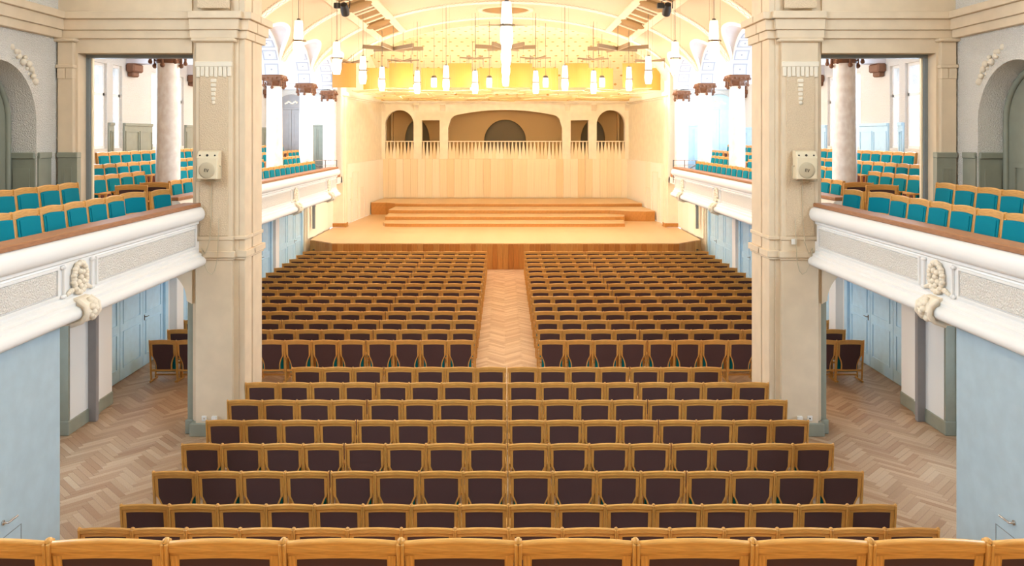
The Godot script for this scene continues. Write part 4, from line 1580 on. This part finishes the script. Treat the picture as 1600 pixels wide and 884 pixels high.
func chair_shapes() -> void:
	var lean := Transform3D(Basis(Vector3.RIGHT, Vector3(0, 1, 0.12), Vector3.BACK), Vector3(0, 0, -0.12 * 0.86))
	var side := []
	for k in 13:
		var t := k / 12.0
		side.append(Vector2(0.211 - 0.068 * sin(minf(1.0, t * 1.25) * PI / 2), 0.54 - 0.285 * t))
	var m: MB
	# half posts: two neighbours make one round-headed post
	for s in [-1.0, 1.0]:
		m = MB.new()
		m.beam(Vector3(s * 0.2655, 0.005, -0.085), Vector3(s * 0.2655, 0.856, 0.0), 0.0165, 0.060, Vector3.RIGHT, 0.004)
		m.xf = lean * Transform3D(Basis().scaled(Vector3(1, 1, 1.7)), Vector3(s * 0.2737, 0.856, 0.0))
		m.lathe([[0.0164, 0.0], [0.0155, 0.006], [0.011, 0.012], [0.0, 0.016]], Vector3.ZERO, 8, PI / 2 if s > 0 else -PI / 2, PI * 1.5 if s > 0 else PI / 2, 0.2)
		chair_parts.append(["post", m.mesh(), "oak_y", ""])
	# arched top rail and the cross rail below it, both bowed backwards
	var xs := []
	for k in 11:
		xs.append(-0.2565 + 0.513 * k / 10.0)
	for e in [["top_rail", 0.806, 0.846, -0.014, 0.016], ["cross_rail", 0.766, 0.803, -0.014, 0.006]]:
		m = MB.new()
		m.xf = lean
		m.bend = 0.015
		m.half = 0.2565
		m.strips(xs, func(x): return e[2] + 0.021 * (1.0 - pow(x / 0.2565, 2.0)), func(x): return e[1] + 0.017 * (1.0 - pow(x / 0.2565, 2.0)), e[3], e[4])
		if e[0] == "top_rail":
			var pts := []
			for x in xs:
				pts.append(Vector3(x, e[2] - 0.004 + 0.021 * (1.0 - pow(x / 0.2565, 2.0)), 0.015 * (1.0 - pow(x / 0.2565, 2.0)) + 0.001))
			m.bend = 0.0
			m.tube(pts, 0.017, 8)
		chair_parts.append([e[0], m.mesh(), "oak_x", ""])
	# upholstered back: plum behind, teal in front, both cut away at the lower corners
	var low := func(x: float) -> float:
		if absf(x) <= 0.1431:
			return 0.255
		return 0.54 - 0.285 * asin(clampf((0.211 - absf(x)) / 0.068, 0.0, 1.0)) / (PI / 2) / 1.25
	var cuts := [-0.211, -0.208, -0.200, -0.19, -0.178, -0.165, -0.153, -0.1445, -0.1431, -0.10, -0.05, 0.0, 0.05, 0.10, 0.1431, 0.1445, 0.153, 0.165, 0.178, 0.19, 0.200, 0.208, 0.211]
	m = MB.new()
	m.xf = lean
	m.bend = 0.015
	m.half = 0.2565
	m.strips(cuts, func(x): return 0.768 + 0.017 * (1.0 - pow(x / 0.2565, 2.0)), low, -0.008, 0.003)
	chair_parts.append(["back_panel", m.mesh(), "plum", ""])
	m = MB.new()
	m.xf = lean
	m.bend = 0.015
	m.half = 0.2565
	var wide := cuts.map(func(x): return x * 1.11)
	m.strips(wide, func(x): return 0.776 + 0.017 * (1.0 - pow(x / 0.2565, 2.0)), func(x): return low.call(x / 1.11), -0.038, -0.026)
	var inner := cuts.slice(3, cuts.size() - 3)
	m.strips(inner, func(x): return 0.755 + 0.017 * (1.0 - pow(x / 0.2565, 2.0)), func(x): return low.call(minf(0.211, absf(x) * 1.09)) + 0.02, -0.05, -0.036)
	chair_parts.append(["front_cushion", m.mesh(), "teal", ""])
	# bent stiles along both sides of the upholstery
	for s in [-1.0, 1.0]:
		m = MB.new()
		m.xf = lean
		var l := [Vector2(0.211, 0.79), Vector2(0.211, 0.60)] + side
		var a := PackedVector2Array()
		var b := PackedVector2Array()
		for k in l.size():
			a.append(Vector2(s * l[k].x, l[k].y))
			b.append(Vector2(s * (l[k].x + (0.040 if k < 2 else maxf(0.020, 0.040 - 0.011 * (k - 1)))), l[k].y))
		b.reverse()
		a.append_array(b)
		m.plate(a, Vector3(0, 0, -0.024), Vector3.RIGHT, Vector3.UP, Vector3(0, 0, 0.037))
		chair_parts.append(["bent_stile", m.mesh(), "oak_y", ""])
	m = MB.new()
	m.xf = lean
	m.cbox(Vector3(-0.256, 0.205, -0.02), Vector3(0.256, 0.253, 0.012), 0.006)
	chair_parts.append(["bottom_rail", m.mesh(), "oak_x", ""])
	for s in [-1.0, 1.0]:
		m = MB.new()
		m.beam(Vector3(s * 0.258, 0.555, -0.05), Vector3(s * 0.258, 0.545, -0.31), 0.030, 0.028)
		m.ball(Vector3(s * 0.258, 0.545, -0.31), 0.0155, 8, 1.3)
		chair_parts.append(["arm", m.mesh(), "oak_z", ""])
		m = MB.new()
		m.beam(Vector3(s * 0.258, 0.02, -0.27), Vector3(s * 0.258, 0.54, -0.30), 0.028, 0.04)
		chair_parts.append(["front_leg", m.mesh(), "oak_y", ""])
		m = MB.new()
		m.cbox(Vector3(s * 0.257 - 0.016, 0.0, -0.36), Vector3(s * 0.257 + 0.016, 0.035, 0.0), 0.008)
		chair_parts.append(["foot", m.mesh(), "oak_z", ""])
	m = MB.new()
	m.cbox(Vector3(-0.24, 0.075, -0.26), Vector3(0.24, 0.11, -0.235), 0.005)
	chair_parts.append(["stretcher", m.mesh(), "oak_x", ""])
	# seat tipped up against the back: oak frame, teal cushion behind, brown underside in front
	var tip := Transform3D(Basis(Vector3.RIGHT, 0.12), Vector3(0, 0.17, -0.19))
	m = MB.new()
	m.xf = tip
	m.cbox(Vector3(-0.222, 0, -0.02), Vector3(0.222, 0.40, 0.012), 0.008)
	chair_parts.append(["seat", m.mesh(), "oak_x", ""])
	m = MB.new()
	m.xf = tip
	m.cbox(Vector3(-0.21, 0.012, 0.008), Vector3(0.21, 0.385, 0.06), 0.024)
	chair_parts.append(["seat_cushion", m.mesh(), "teal", "seat"])
	m = MB.new()
	m.xf = tip
	m.cbox(Vector3(-0.19, 0.03, -0.027), Vector3(0.19, 0.355, -0.015), 0.005)
	chair_parts.append(["seat_underside", m.mesh(), "underside", "seat"])


func make_chair(called: String, label: String, group: String, at: Vector3, turn: float) -> Node3D:
	var o := thing(called, label, "chair", at, turn, group)
	o.set_meta("base", called)
	var seat: Node = null
	for e in chair_parts:
		var p := part(seat if e[3] == "seat" else o, e[0], e[1], M[e[2]])
		if e[0] == "seat":
			seat = p
	return o


var proto := {}


func chair(called: String, label: String, group: String, at: Vector3, turn := 0.0) -> Node3D:
	if not proto.has(called):
		proto[called] = make_chair(called, label, group, at, turn)
		return proto[called]
	return copy_of(proto[called], at, turn, label, group)


func build_chairs() -> void:
	chair_shapes()
	var P := 0.5485
	# rear tier, one long row whose tops fill the foot of the view
	for i in range(-5, 5):
		var x := (i + 0.5) * P + 0.02
		var k := i if i >= 0 else -i - 1
		chair("concert_chair", "oak chair with plum back, %s from the middle, rearmost row on the tall tier" % ORD[k], "chairs of the rearmost row", Vector3(x, 2.288, -3.735))
	# eight rows behind the cross aisle
	for r in 8:
		var n := 14 if r == 7 else 16
		var y := 0.17 if r == 0 else 0.0
		var d := 8.16 + 0.8905 * r
		for i in n:
			var g := i - n / 2
			var k := g if g >= 0 else -g - 1
			var gap := 0.0
			if r >= 2:
				gap = 0.009 + 0.018 * int(k / 4.0)
			var x := signf(g + 0.5) * ((k + 0.5) * P + gap)
			var row := "row on the low oak step" if r == 0 else ("%s row behind the cross aisle" % ORD[7 - r])
			chair("concert_chair", "oak chair with plum back, %s from the middle, %s" % [ORD[k], row], "chairs behind the cross aisle", Vector3(x, y, -d))
	# fifteen rows of two blocks between cross aisle and stage: the nearer seven singly, the rest as one mass
	var rest := []
	for r in 15:
		var d := 16.29 + 0.8865 * r
		for s in [-1.0, 1.0]:
			for k in 12:
				var x: float = s * (0.66 + (k + 0.5) * P + 0.018 * int(k / 4.0))
				if r < 7:
					chair("concert_chair", "oak chair with plum back, %s from centre aisle, %s row past the cross aisle" % [ORD[k], ORD[r]], "chairs between cross aisle and stage", Vector3(x, 0, -d))
				else:
					rest.append(Transform3D(Basis(), Vector3(x, 0, -d)))
	var whole := ArrayMesh.new()
	for mat in ["oak_x", "oak_y", "oak_z", "plum", "teal", "underside"]:
		var st := SurfaceTool.new()
		st.begin(Mesh.PRIMITIVE_TRIANGLES)
		for e in chair_parts:
			if e[2] == mat:
				st.append_from(e[1], 0, Transform3D())
		st.commit(whole)
		whole.surface_set_material(whole.get_surface_count() - 1, M[mat])
	var mm := MultiMesh.new()
	mm.transform_format = MultiMesh.TRANSFORM_3D
	mm.mesh = whole
	mm.instance_count = rest.size()
	for i in rest.size():
		mm.set_instance_transform(i, rest[i])
	var mi := MultiMeshInstance3D.new()
	mi.name = "chair_rows"
	mi.multimesh = mm
	add_child(mi)
	tag(mi, "rows of oak folding chairs with plum backs nearest the stage", "chairs", "", "stuff")
	# gallery chairs, teal fronts to the hall; only where the openings show them
	for s in [-1.0, 1.0]:
		var face: float = -PI / 2 if s < 0 else PI / 2   # the sitter looks to the middle of the hall
		for i in 8:
			chair("gallery_chair", "oak chair with teal cushion at the near balcony rail, %s from the square pillar" % ORD[i], "near balcony chairs, front row", Vector3(s * 5.86, 3.262, -(11.9 - i * P)), face)
		for i in 6:
			chair("gallery_chair", "oak chair with teal cushion in the near balcony second row, %s from the square pillar" % ORD[i], "near balcony chairs, second row", Vector3(s * 6.75, 3.43, -(12.28 - i * P)), face)
		var rows := [[6.68, 3.262, 14.6, 27.9], [7.57, 3.42, 14.4, 29.3], [8.46, 3.56, 15.0, 33.2], [9.36, 3.77, 15.0, 33.6]]
		for r in 4:
			var n := 0
			var d: float = rows[r][3] - P / 2
			while d > rows[r][2]:
				var q := pixel_of(Vector3(-rows[r][0], rows[r][1] + 0.6, -d))
				var shows := (q.x > 140.0 and q.x < 312.0) or q.x > 398.0
				var clash := r == 1 and COLS.any(func(c): return absf(c - d) < 0.62)
				if r == 0 and d < 15.6:
					shows = false
				if shows and not clash:
					var back := r == 2 and d > 29.5 and d < 31.0
					chair("gallery_chair", "oak teal-cushioned chair, far balcony %s row, %s" % [ORD[r], place(n)], "far balcony chairs, %s row" % ORD[r], Vector3(s * rows[r][0], rows[r][1], -d), face + (PI if back else 0.0))
				n += 1
				d -= P
		# loose chairs turned to the stage in the tall opening
		for e in [[6.85, 14.6, 0.25], [6.75, 15.35, 0.1], [5.92, 12.62, 0.9], [5.74, 13.22, 0.9]]:
			chair("loose_chair", "oak chair turned out of line beside the steel-lined gallery opening, %s" % ("its plum back showing" if e[2] < 0.5 else "its teal cushion showing"), "loose chairs by the opening, %s" % ("plum" if e[2] < 0.5 else "teal"), Vector3(s * e[0], 3.262, -e[1]), s * -e[2] if e[2] < 0.5 else face * (1.2 if e[1] < 13 else 1.1))


func place(n: int) -> String:
	if n < 16:
		return ORD[n] + " seat counted from the stage"
	var tens := ["", "", "twenty", "thirty"]
	var ones := ["", "-first", "-second", "-third", "-fourth", "-fifth", "-sixth", "-seventh", "-eighth", "-ninth"]
	var teens := ["sixteenth", "seventeenth", "eighteenth", "nineteenth", "twentieth"]
	n += 1
	if n <= 20:
		return teens[n - 16] + " seat counted from the stage"
	return (tens[n / 10] + ones[n % 10] if n % 10 else ("thirtieth" if n == 30 else "fortieth")) + " seat counted from the stage"


# ---------------------------------------------------------------- lamps
func build_lamps() -> void:
	# rows of glass pendants: down the middle and along both vent strips
	var k := 0
	for d in [9.6, 15.9, 20.0, 24.1, 28.2]:
		pendant(Vector3(0, 6.76, -d), "middle", k)
		k += 1
	for s in [-1.0, 1.0]:
		k = 0
		for d in [18.5, 22.7, 26.9, 31.1]:
			pendant(Vector3(s * 4.8, 6.76, -d), "outer", k)
			k += 1
		pendant(Vector3(s * 2.2, 6.68, -29.6), "stage edge", 0)
		pendant(Vector3(s * 3.55, 6.70, -32.2), "canopy", 0)
		pendant(Vector3(s * 1.22, 6.70, -32.2), "canopy", 1)
	# floodlights above the canopy
	for e in [[-5.4, 34.75], [-3.1, 34.75], [-0.7, 34.75], [1.75, 34.75], [4.2, 34.75], [5.9, 34.75], [-4.6, 39.3], [-1.6, 39.3], [1.6, 39.3], [4.6, 39.3]]:
		var at := Vector3(e[0], 7.32, -e[1])
		var f := thing("flood_lamp", "glowing floodlight between the gold reflector panels above the stage", "lamp", at, 0.0, "floodlights above the stage")
		var m := MB.new()
		m.lathe([[0.0, -0.2], [0.12, -0.2], [0.13, 0.0], [0.12, 0.2], [0.0, 0.2]], Vector3.ZERO, 16)
		part(f, "lamp_glass", m, M["hot"])
		m = MB.new()
		m.lathe([[0.0, 0.2], [0.13, 0.2], [0.09, 0.3], [0.0, 0.3]], Vector3.ZERO, 16)
		part(f, "cap", m, M["iron"])
		m = MB.new()
		m.tube([Vector3(0, 0.3, 0), Vector3(0, ceiling_at(e[0], e[1]) - 7.33, 0)], 0.008, 5)
		part(f, "wire", m, M["iron"])
		omni(at, Color(1.0, 0.98, 0.93), 3.2, 0.12)


# height of the ceiling over a place
func ceiling_at(x: float, d: float) -> float:
	if d < 13.5:
		return 10.6
	if d < 35.87:
		return SPRING + VB * sqrt(maxf(0.0, 1.0 - pow(x / VA, 2.0)))
	return 6.9 + 3.05 * sqrt(maxf(0.0, 1.0 - pow((d - 35.87) / 8.0, 2.0)))


func omni(at: Vector3, c: Color, e: float, size: float) -> void:
	var l := OmniLight3D.new()
	l.name = numbered("lamp_light")
	l.position = at
	l.light_color = c
	l.light_energy = e
	l.light_size = size
	l.omni_range = 60.0
	l.omni_attenuation = 2.0
	l.shadow_enabled = true
	add_child(l)


var pendant_shapes := []


func pendant(at: Vector3, row: String, i: int) -> void:
	if pendant_shapes.is_empty():
		var m := MB.new()
		m.lathe([[0.0, 0.0], [0.095, 0.0], [0.105, 0.06], [0.128, 0.16], [0.13, 0.28], [0.112, 0.44], [0.0, 0.44]], Vector3.ZERO, 22)
		pendant_shapes.append(["lower_glass", m.mesh(), "glow"])
		m = MB.new()
		m.lathe([[0.0, 0.47], [0.108, 0.47], [0.112, 0.56], [0.102, 0.74], [0.09, 0.92], [0.0, 0.92]], Vector3.ZERO, 22)
		pendant_shapes.append(["upper_glass", m.mesh(), "glow"])
		m = MB.new()
		m.lathe([[0.0, 0.435], [0.135, 0.435], [0.14, 0.455], [0.135, 0.475], [0.0, 0.475]], Vector3.ZERO, 22)
		for k in 3:
			var a := TAU * k / 3.0
			m.cbox(Vector3(0.15 * cos(a) - 0.02, 0.43, 0.15 * sin(a) - 0.02), Vector3(0.15 * cos(a) + 0.02, 0.48, 0.15 * sin(a) + 0.02), 0.004)
		pendant_shapes.append(["band", m.mesh(), "beam"])
		m = MB.new()
		m.lathe([[0.0, 0.92], [0.05, 0.92], [0.04, 0.97], [0.0, 0.97]], Vector3.ZERO, 14)
		pendant_shapes.append(["cap", m.mesh(), "iron"])
	var o := thing("pendant_lamp", "tall white glass pendant lamp in the %s row, %s" % [row, ORD[i] + (" toward the stage" if row != "canopy" else " of the pair over the stage")], "lamp", at, 0.0, "pendant lamps, %s row" % row)
	for e in pendant_shapes:
		part(o, e[0], e[1], M[e[2]])
	var top := ceiling_at(at.x, -at.z)
	if absf(at.x) > 4.0 and absf(at.x) < 5.5 and -at.z > 19.0 and -at.z < 33.4:
		top -= 0.125
	var m := MB.new()
	m.tube([Vector3(0, 0.95, 0), Vector3(0, top - at.y, 0)], 0.007, 5)
	part(o, "rod", m, M["iron"])
	m = MB.new()
	for k in 3:
		var a := TAU * k / 3.0 + 0.5
		m.tube([Vector3(0.145 * cos(a), 0.46, 0.145 * sin(a)), Vector3(0.145 * cos(a), top - at.y - 0.02, 0.145 * sin(a))], 0.0028, 4)
	part(o, "wire", m, M["beam"])
	omni(at + Vector3(0, 0.22, 0), Color(1.0, 0.91, 0.78), 4.3, 0.12)


# ---------------------------------------------------------------- reflectors above the stage
func build_canopy() -> void:
	# upright gold panels: a front row and a set-back row
	var front := [-6.65, -4.30, -1.88, 0.62, 2.95, 5.32]
	for i in front.size():
		var o := thing("upright_reflector", "square gold reflector panel, %s of the front row over the stage" % ORD[i], "panel", Vector3(front[i], 7.0, -33.0), 0.12 * sin(i * 2.3), "upright gold reflectors, front row")
		panel_parts(o, 0.98, 1.0)
	var back := [-5.75, -3.15, -0.65, 1.75, 4.25, 6.35]
	for i in back.size():
		var o := thing("upright_reflector", "square gold reflector panel, %s of the set-back row over the stage" % ORD[i], "panel", Vector3(back[i], 7.05, -35.95), 0.2 * sin(i * 1.7 + 1.0), "upright gold reflectors, set-back row")
		panel_parts(o, 1.25, 1.0)
	# glowing horizontal sails, each hung at its own slope
	for r in 7:
		for c in 9:
			var x := -5.6 + 1.4 * c + (0.15 if r % 2 else -0.15)
			var d := 33.85 + 1.4 * r
			if absf(x) > 6.9 - (d - 33.0) * 0.06:
				continue
			var o := thing("canopy_sail", "translucent amber reflector sail, %s across in the %s row of the canopy" % [ORD[c], ORD[r]], "panel", Vector3(x, 6.92 + 0.05 * sin(c * 1.9 + r * 2.7), -d), 0.0, "canopy sails over the stage")
			o.rotation = Vector3(0.05 * sin(c * 3.1 + r), 0.0, 0.06 * cos(c * 2.3 + r * 1.3))
			var m := MB.new()
			m.cbox(Vector3(-0.64, -0.012, -0.66), Vector3(0.64, 0.012, 0.66), 0.005)
			part(o, "sail", m, M["sail"])
			m = MB.new()
			for sx in [-1, 1]:
				m.tube([Vector3(sx * 0.5, 0.01, 0), Vector3(sx * 0.5, ceiling_at(x + sx * 0.5, d) - 6.86, 0)], 0.0014, 3)
			part(o, "wire", m, M["grille"])
	# star-shaped beams that carry them
	for e in [[-4.35, 8.38, 31.0, 1.18, 0.3], [0.0, 8.45, 31.3, 1.2, 0.1], [4.35, 8.38, 31.0, 1.18, -0.3]]:
		star("ceiling_star", "large six-armed timber star hanging before the stage canopy", "large hanging stars", e)
	for e in [[-6.4, 8.05, 33.2, 0.7, 0.2], [-4.25, 8.12, 33.3, 0.66, 0.1], [-1.25, 8.22, 33.3, 0.66, 0.0], [1.25, 8.22, 33.3, 0.66, 0.15], [3.65, 8.18, 33.3, 0.66, 0.1], [6.0, 8.1, 33.2, 0.7, 0.3]]:
		star("small_ceiling_star", "small six-armed timber star holding the gold reflectors", "small hanging stars", e)


func panel_parts(o: Node3D, w: float, h: float) -> void:
	var m := MB.new()
	# gently bowed sheet
	var n := 10
	for i in n:
		var a0 := -w / 2 + w * i / n
		var a1 := -w / 2 + w * (i + 1) / n
		var z0 := 0.08 * (1.0 - pow(2.0 * a0 / w, 2.0))
		var z1 := 0.08 * (1.0 - pow(2.0 * a1 / w, 2.0))
		m.hexa([Vector3(a0, 0, z0 - 0.012), Vector3(a1, 0, z1 - 0.012), Vector3(a0, h, z0 - 0.012), Vector3(a1, h, z1 - 0.012), Vector3(a0, 0, z0 + 0.012), Vector3(a1, 0, z1 + 0.012), Vector3(a0, h, z0 + 0.012), Vector3(a1, h, z1 + 0.012)])
	part(o, "sheet", m, M["gold"])
	m = MB.new()
	m.cbox(Vector3(-w / 2, h * 0.5 - 0.015, -0.05), Vector3(w / 2, h * 0.5 + 0.015, -0.02), 0.004)
	part(o, "batten", m, M["beam"])
	m = MB.new()
	for sx in [-1, 1]:
		m.tube([Vector3(sx * w * 0.4, h, 0.02), Vector3(sx * w * 0.4, h + 0.35, 0.02)], 0.007, 5)
	part(o, "hanger", m, M["iron"])


func star(called: String, label: String, group: String, e: Array) -> void:
	var o := thing(called, label, "beam", Vector3(e[0], e[1], -e[2]), e[4], group)
	for k in 6:
		var a := TAU * k / 6.0
		var m := MB.new()
		var w := 0.075 if e[3] > 1.0 else 0.03
		m.beam(Vector3(0.03 * cos(a), 0, 0.03 * sin(a)), Vector3(e[3] * cos(a), 0.05, e[3] * sin(a)), w * 2.0, w, Vector3.UP)
		var arm := part(o, "arm", m, M["beam"])
		m = MB.new()
		m.tube([Vector3(e[3] * 0.97 * cos(a), 0.03, e[3] * 0.97 * sin(a)), Vector3(e[3] * 0.97 * cos(a), -0.3, e[3] * 0.97 * sin(a))], 0.007, 5)
		part(arm, "hanger", m, M["iron"])
	var m := MB.new()
	m.tube([Vector3(0, 0, 0), Vector3(0, ceiling_at(e[0], e[2]) - e[1], 0)], 0.009, 5)
	part(o, "rod", m, M["iron"])


# ---------------------------------------------------------------- small things
func build_details() -> void:
	for s in [-1.0, 1.0]:
		# loudspeaker in its bracket on the pillar
		var at := Vector3(s * 4.93, 4.28, -13.38)
		var sp := thing("loudspeaker", "cream loudspeaker with round grille on a bracket on the square pillar", "loudspeaker", at, 0.0, "pillar loudspeakers")
		var m := MB.new()
		m.cbox(Vector3(-0.17, 0.03, 0.04), Vector3(0.17, 0.39, 0.24), 0.012)
		m.hexa([Vector3(-0.17, 0.38, 0.04), Vector3(0.17, 0.38, 0.04), Vector3(-0.17, 0.51, 0.04), Vector3(0.17, 0.51, 0.04), Vector3(-0.17, 0.38, 0.24), Vector3(0.17, 0.38, 0.24), Vector3(-0.17, 0.49, 0.17), Vector3(0.17, 0.49, 0.17)])
		part(sp, "cabinet", m, M["ivory"])
		m = MB.new()
		m.xf = Transform3D(Basis(Vector3.RIGHT, PI / 2), Vector3(-0.005, 0.18, 0.24))
		m.lathe([[0.0, 0.016], [0.10, 0.014], [0.128, 0.008], [0.135, 0.0]], Vector3.ZERO, 28)
		var gr := part(sp, "grille", m, M["grille"])
		var t := TextMesh.new()
		t.text = "EV"
		var f := SystemFont.new()
		f.font_names = PackedStringArray(["Droid Sans"])
		f.font_weight = 700
		t.font = f
		t.font_size = 64
		t.pixel_size = 0.0011
		t.depth = 0.004
		var mk := part(gr, "maker_mark", t, M["mark"])
		mk.transform = Transform3D(Basis(Vector3.BACK, -0.15), Vector3(-0.005, 0.18, 0.2575))
		m = MB.new()
		for e in [[-0.125, 0.016], [-0.005, 0.022], [0.12, 0.016]]:
			m.ball(Vector3(e[0], 0.425, 0.212), e[1], 8)
		part(sp, "port", m, M["black"])
		m = MB.new()
		m.tube([Vector3(-0.17, 0.25, 0.14), Vector3(-0.21, 0.25, 0.14), Vector3(-0.21, 0.0, 0.14), Vector3(0.20, 0.0, 0.14), Vector3(0.20, 0.25, 0.14), Vector3(0.17, 0.25, 0.14)], 0.009, 6)
		m.cbox(Vector3(-0.05, -0.01, 0.0), Vector3(0.05, 0.02, 0.15), 0.004)
		part(sp, "bracket", m, M["grille"])
		# its cable, slack against the pillar
		m = MB.new()
		var pts := []
		for e in [[0.0, 4.25], [-0.005, 4.05], [-0.01, 3.6], [-0.03, 3.25], [-0.10, 3.06], [-0.16, 3.16], [-0.155, 3.13], [-0.12, 2.90], [-0.05, 2.76], [0.01, 2.72], [0.06, 2.78], [0.10, 2.95], [0.115, 3.2], [0.12, 3.65]]:
			pts.append(Vector3(s * 4.93 + e[0] * (1.0 if s < 0 else -1.0), e[1], -13.325 if e[1] < 3.4 else -13.36))
		m.tube(pts, 0.0065, 6)
		single("speaker_cable", m, M["grille"], "thin slack cable hanging below the pillar loudspeaker", "cable", Vector3.ZERO, "loudspeaker cables")
		for k in 2:
			var x: float = s * (5.07 - k * 0.175)
			var so := thing("wall_socket", "white power socket low on the square pillar, %s" % ("outer one" if k == 0 else "inner one"), "socket", Vector3(x, 0.30, -13.40), 0.0, "pillar sockets, %s" % ("outer" if k == 0 else "inner"))
			m = MB.new()
			m.cbox(Vector3(-0.042, -0.042, 0.0), Vector3(0.042, 0.042, 0.016 if k == 0 else 0.05), 0.005)
			part(so, "plate", m, M["plastic"])
			m = MB.new()
			m.ball(Vector3(0, 0, 0.016), 0.014, 8)
			part(so, "outlet", m, M["grille"] if s < 0 else M["black"])
		# curved iron handrail at the stage end of the balcony
		var hr := thing("iron_handrail", "low iron railing with a curved rail at the stage end of the balcony", "railing", Vector3(s * 6.9, 3.26, -29.2), 0.0, "iron railings at the balcony ends")
		for k in 4:
			m = MB.new()
			m.tube([Vector3(-0.65 + k * 0.42, 0, -0.6), Vector3(-0.65 + k * 0.42, 0.85, -0.6)], 0.016, 6)
			part(hr, "post", m, M["iron"])
		for k in 5:
			m = MB.new()
			m.tube([Vector3(-0.65, 0.12 + k * 0.18, -0.6), Vector3(0.61, 0.12 + k * 0.18, -0.6)], 0.011, 6)
			part(hr, "bar", m, M["chrome"] if k else M["iron"])
		m = MB.new()
		pts = []
		for k in 11:
			var q := k / 10.0
			pts.append(Vector3(-s * (-0.55 + 1.35 * q), 0.80 - 0.55 * q * q, 0.4 * sin(q * PI) - 0.5 + 1.1 * q))
		m.tube(pts, 0.018, 6)
		part(hr, "curved_rail", m, M["iron"])
		# dark spotlight under the vent strip
		var sl := thing("spotlight", "black stage spotlight clamped under the vent strip of the vault", "spotlight", Vector3(s * 4.72, 8.74, -23.4), 0.0, "black spotlights of the vault")
		m = MB.new()
		m.xf = Transform3D(Basis(Vector3.RIGHT, 0.9), Vector3.ZERO)
		m.lathe([[0.0, -0.22], [0.12, -0.22], [0.13, -0.05], [0.10, 0.16], [0.0, 0.2]], Vector3.ZERO, 14)
		part(sl, "body", m, M["black"])
		m = MB.new()
		m.tube([Vector3(-0.15, 0, 0), Vector3(-0.16, 0.22, 0), Vector3(0, 0.27, 0), Vector3(0.16, 0.22, 0), Vector3(0.15, 0, 0)], 0.016, 6)
		m.tube([Vector3(0, 0.27, 0), Vector3(0, 0.40, 0)], 0.02, 6)
		m.cbox(Vector3(-0.3, 0.0, -0.05), Vector3(-0.1, 0.16, 0.1), 0.02)
		part(sl, "yoke", m, M["black"])
	var m := MB.new()
	m.cbox(Vector3(-0.045, -0.045, 0.0), Vector3(0.045, 0.045, 0.02), 0.005)
	single("switch_plate", m, M["plastic"], "small white switch plate below the loudspeaker cable", "switch", Vector3(4.79, 3.26 + 0.0, -13.36))
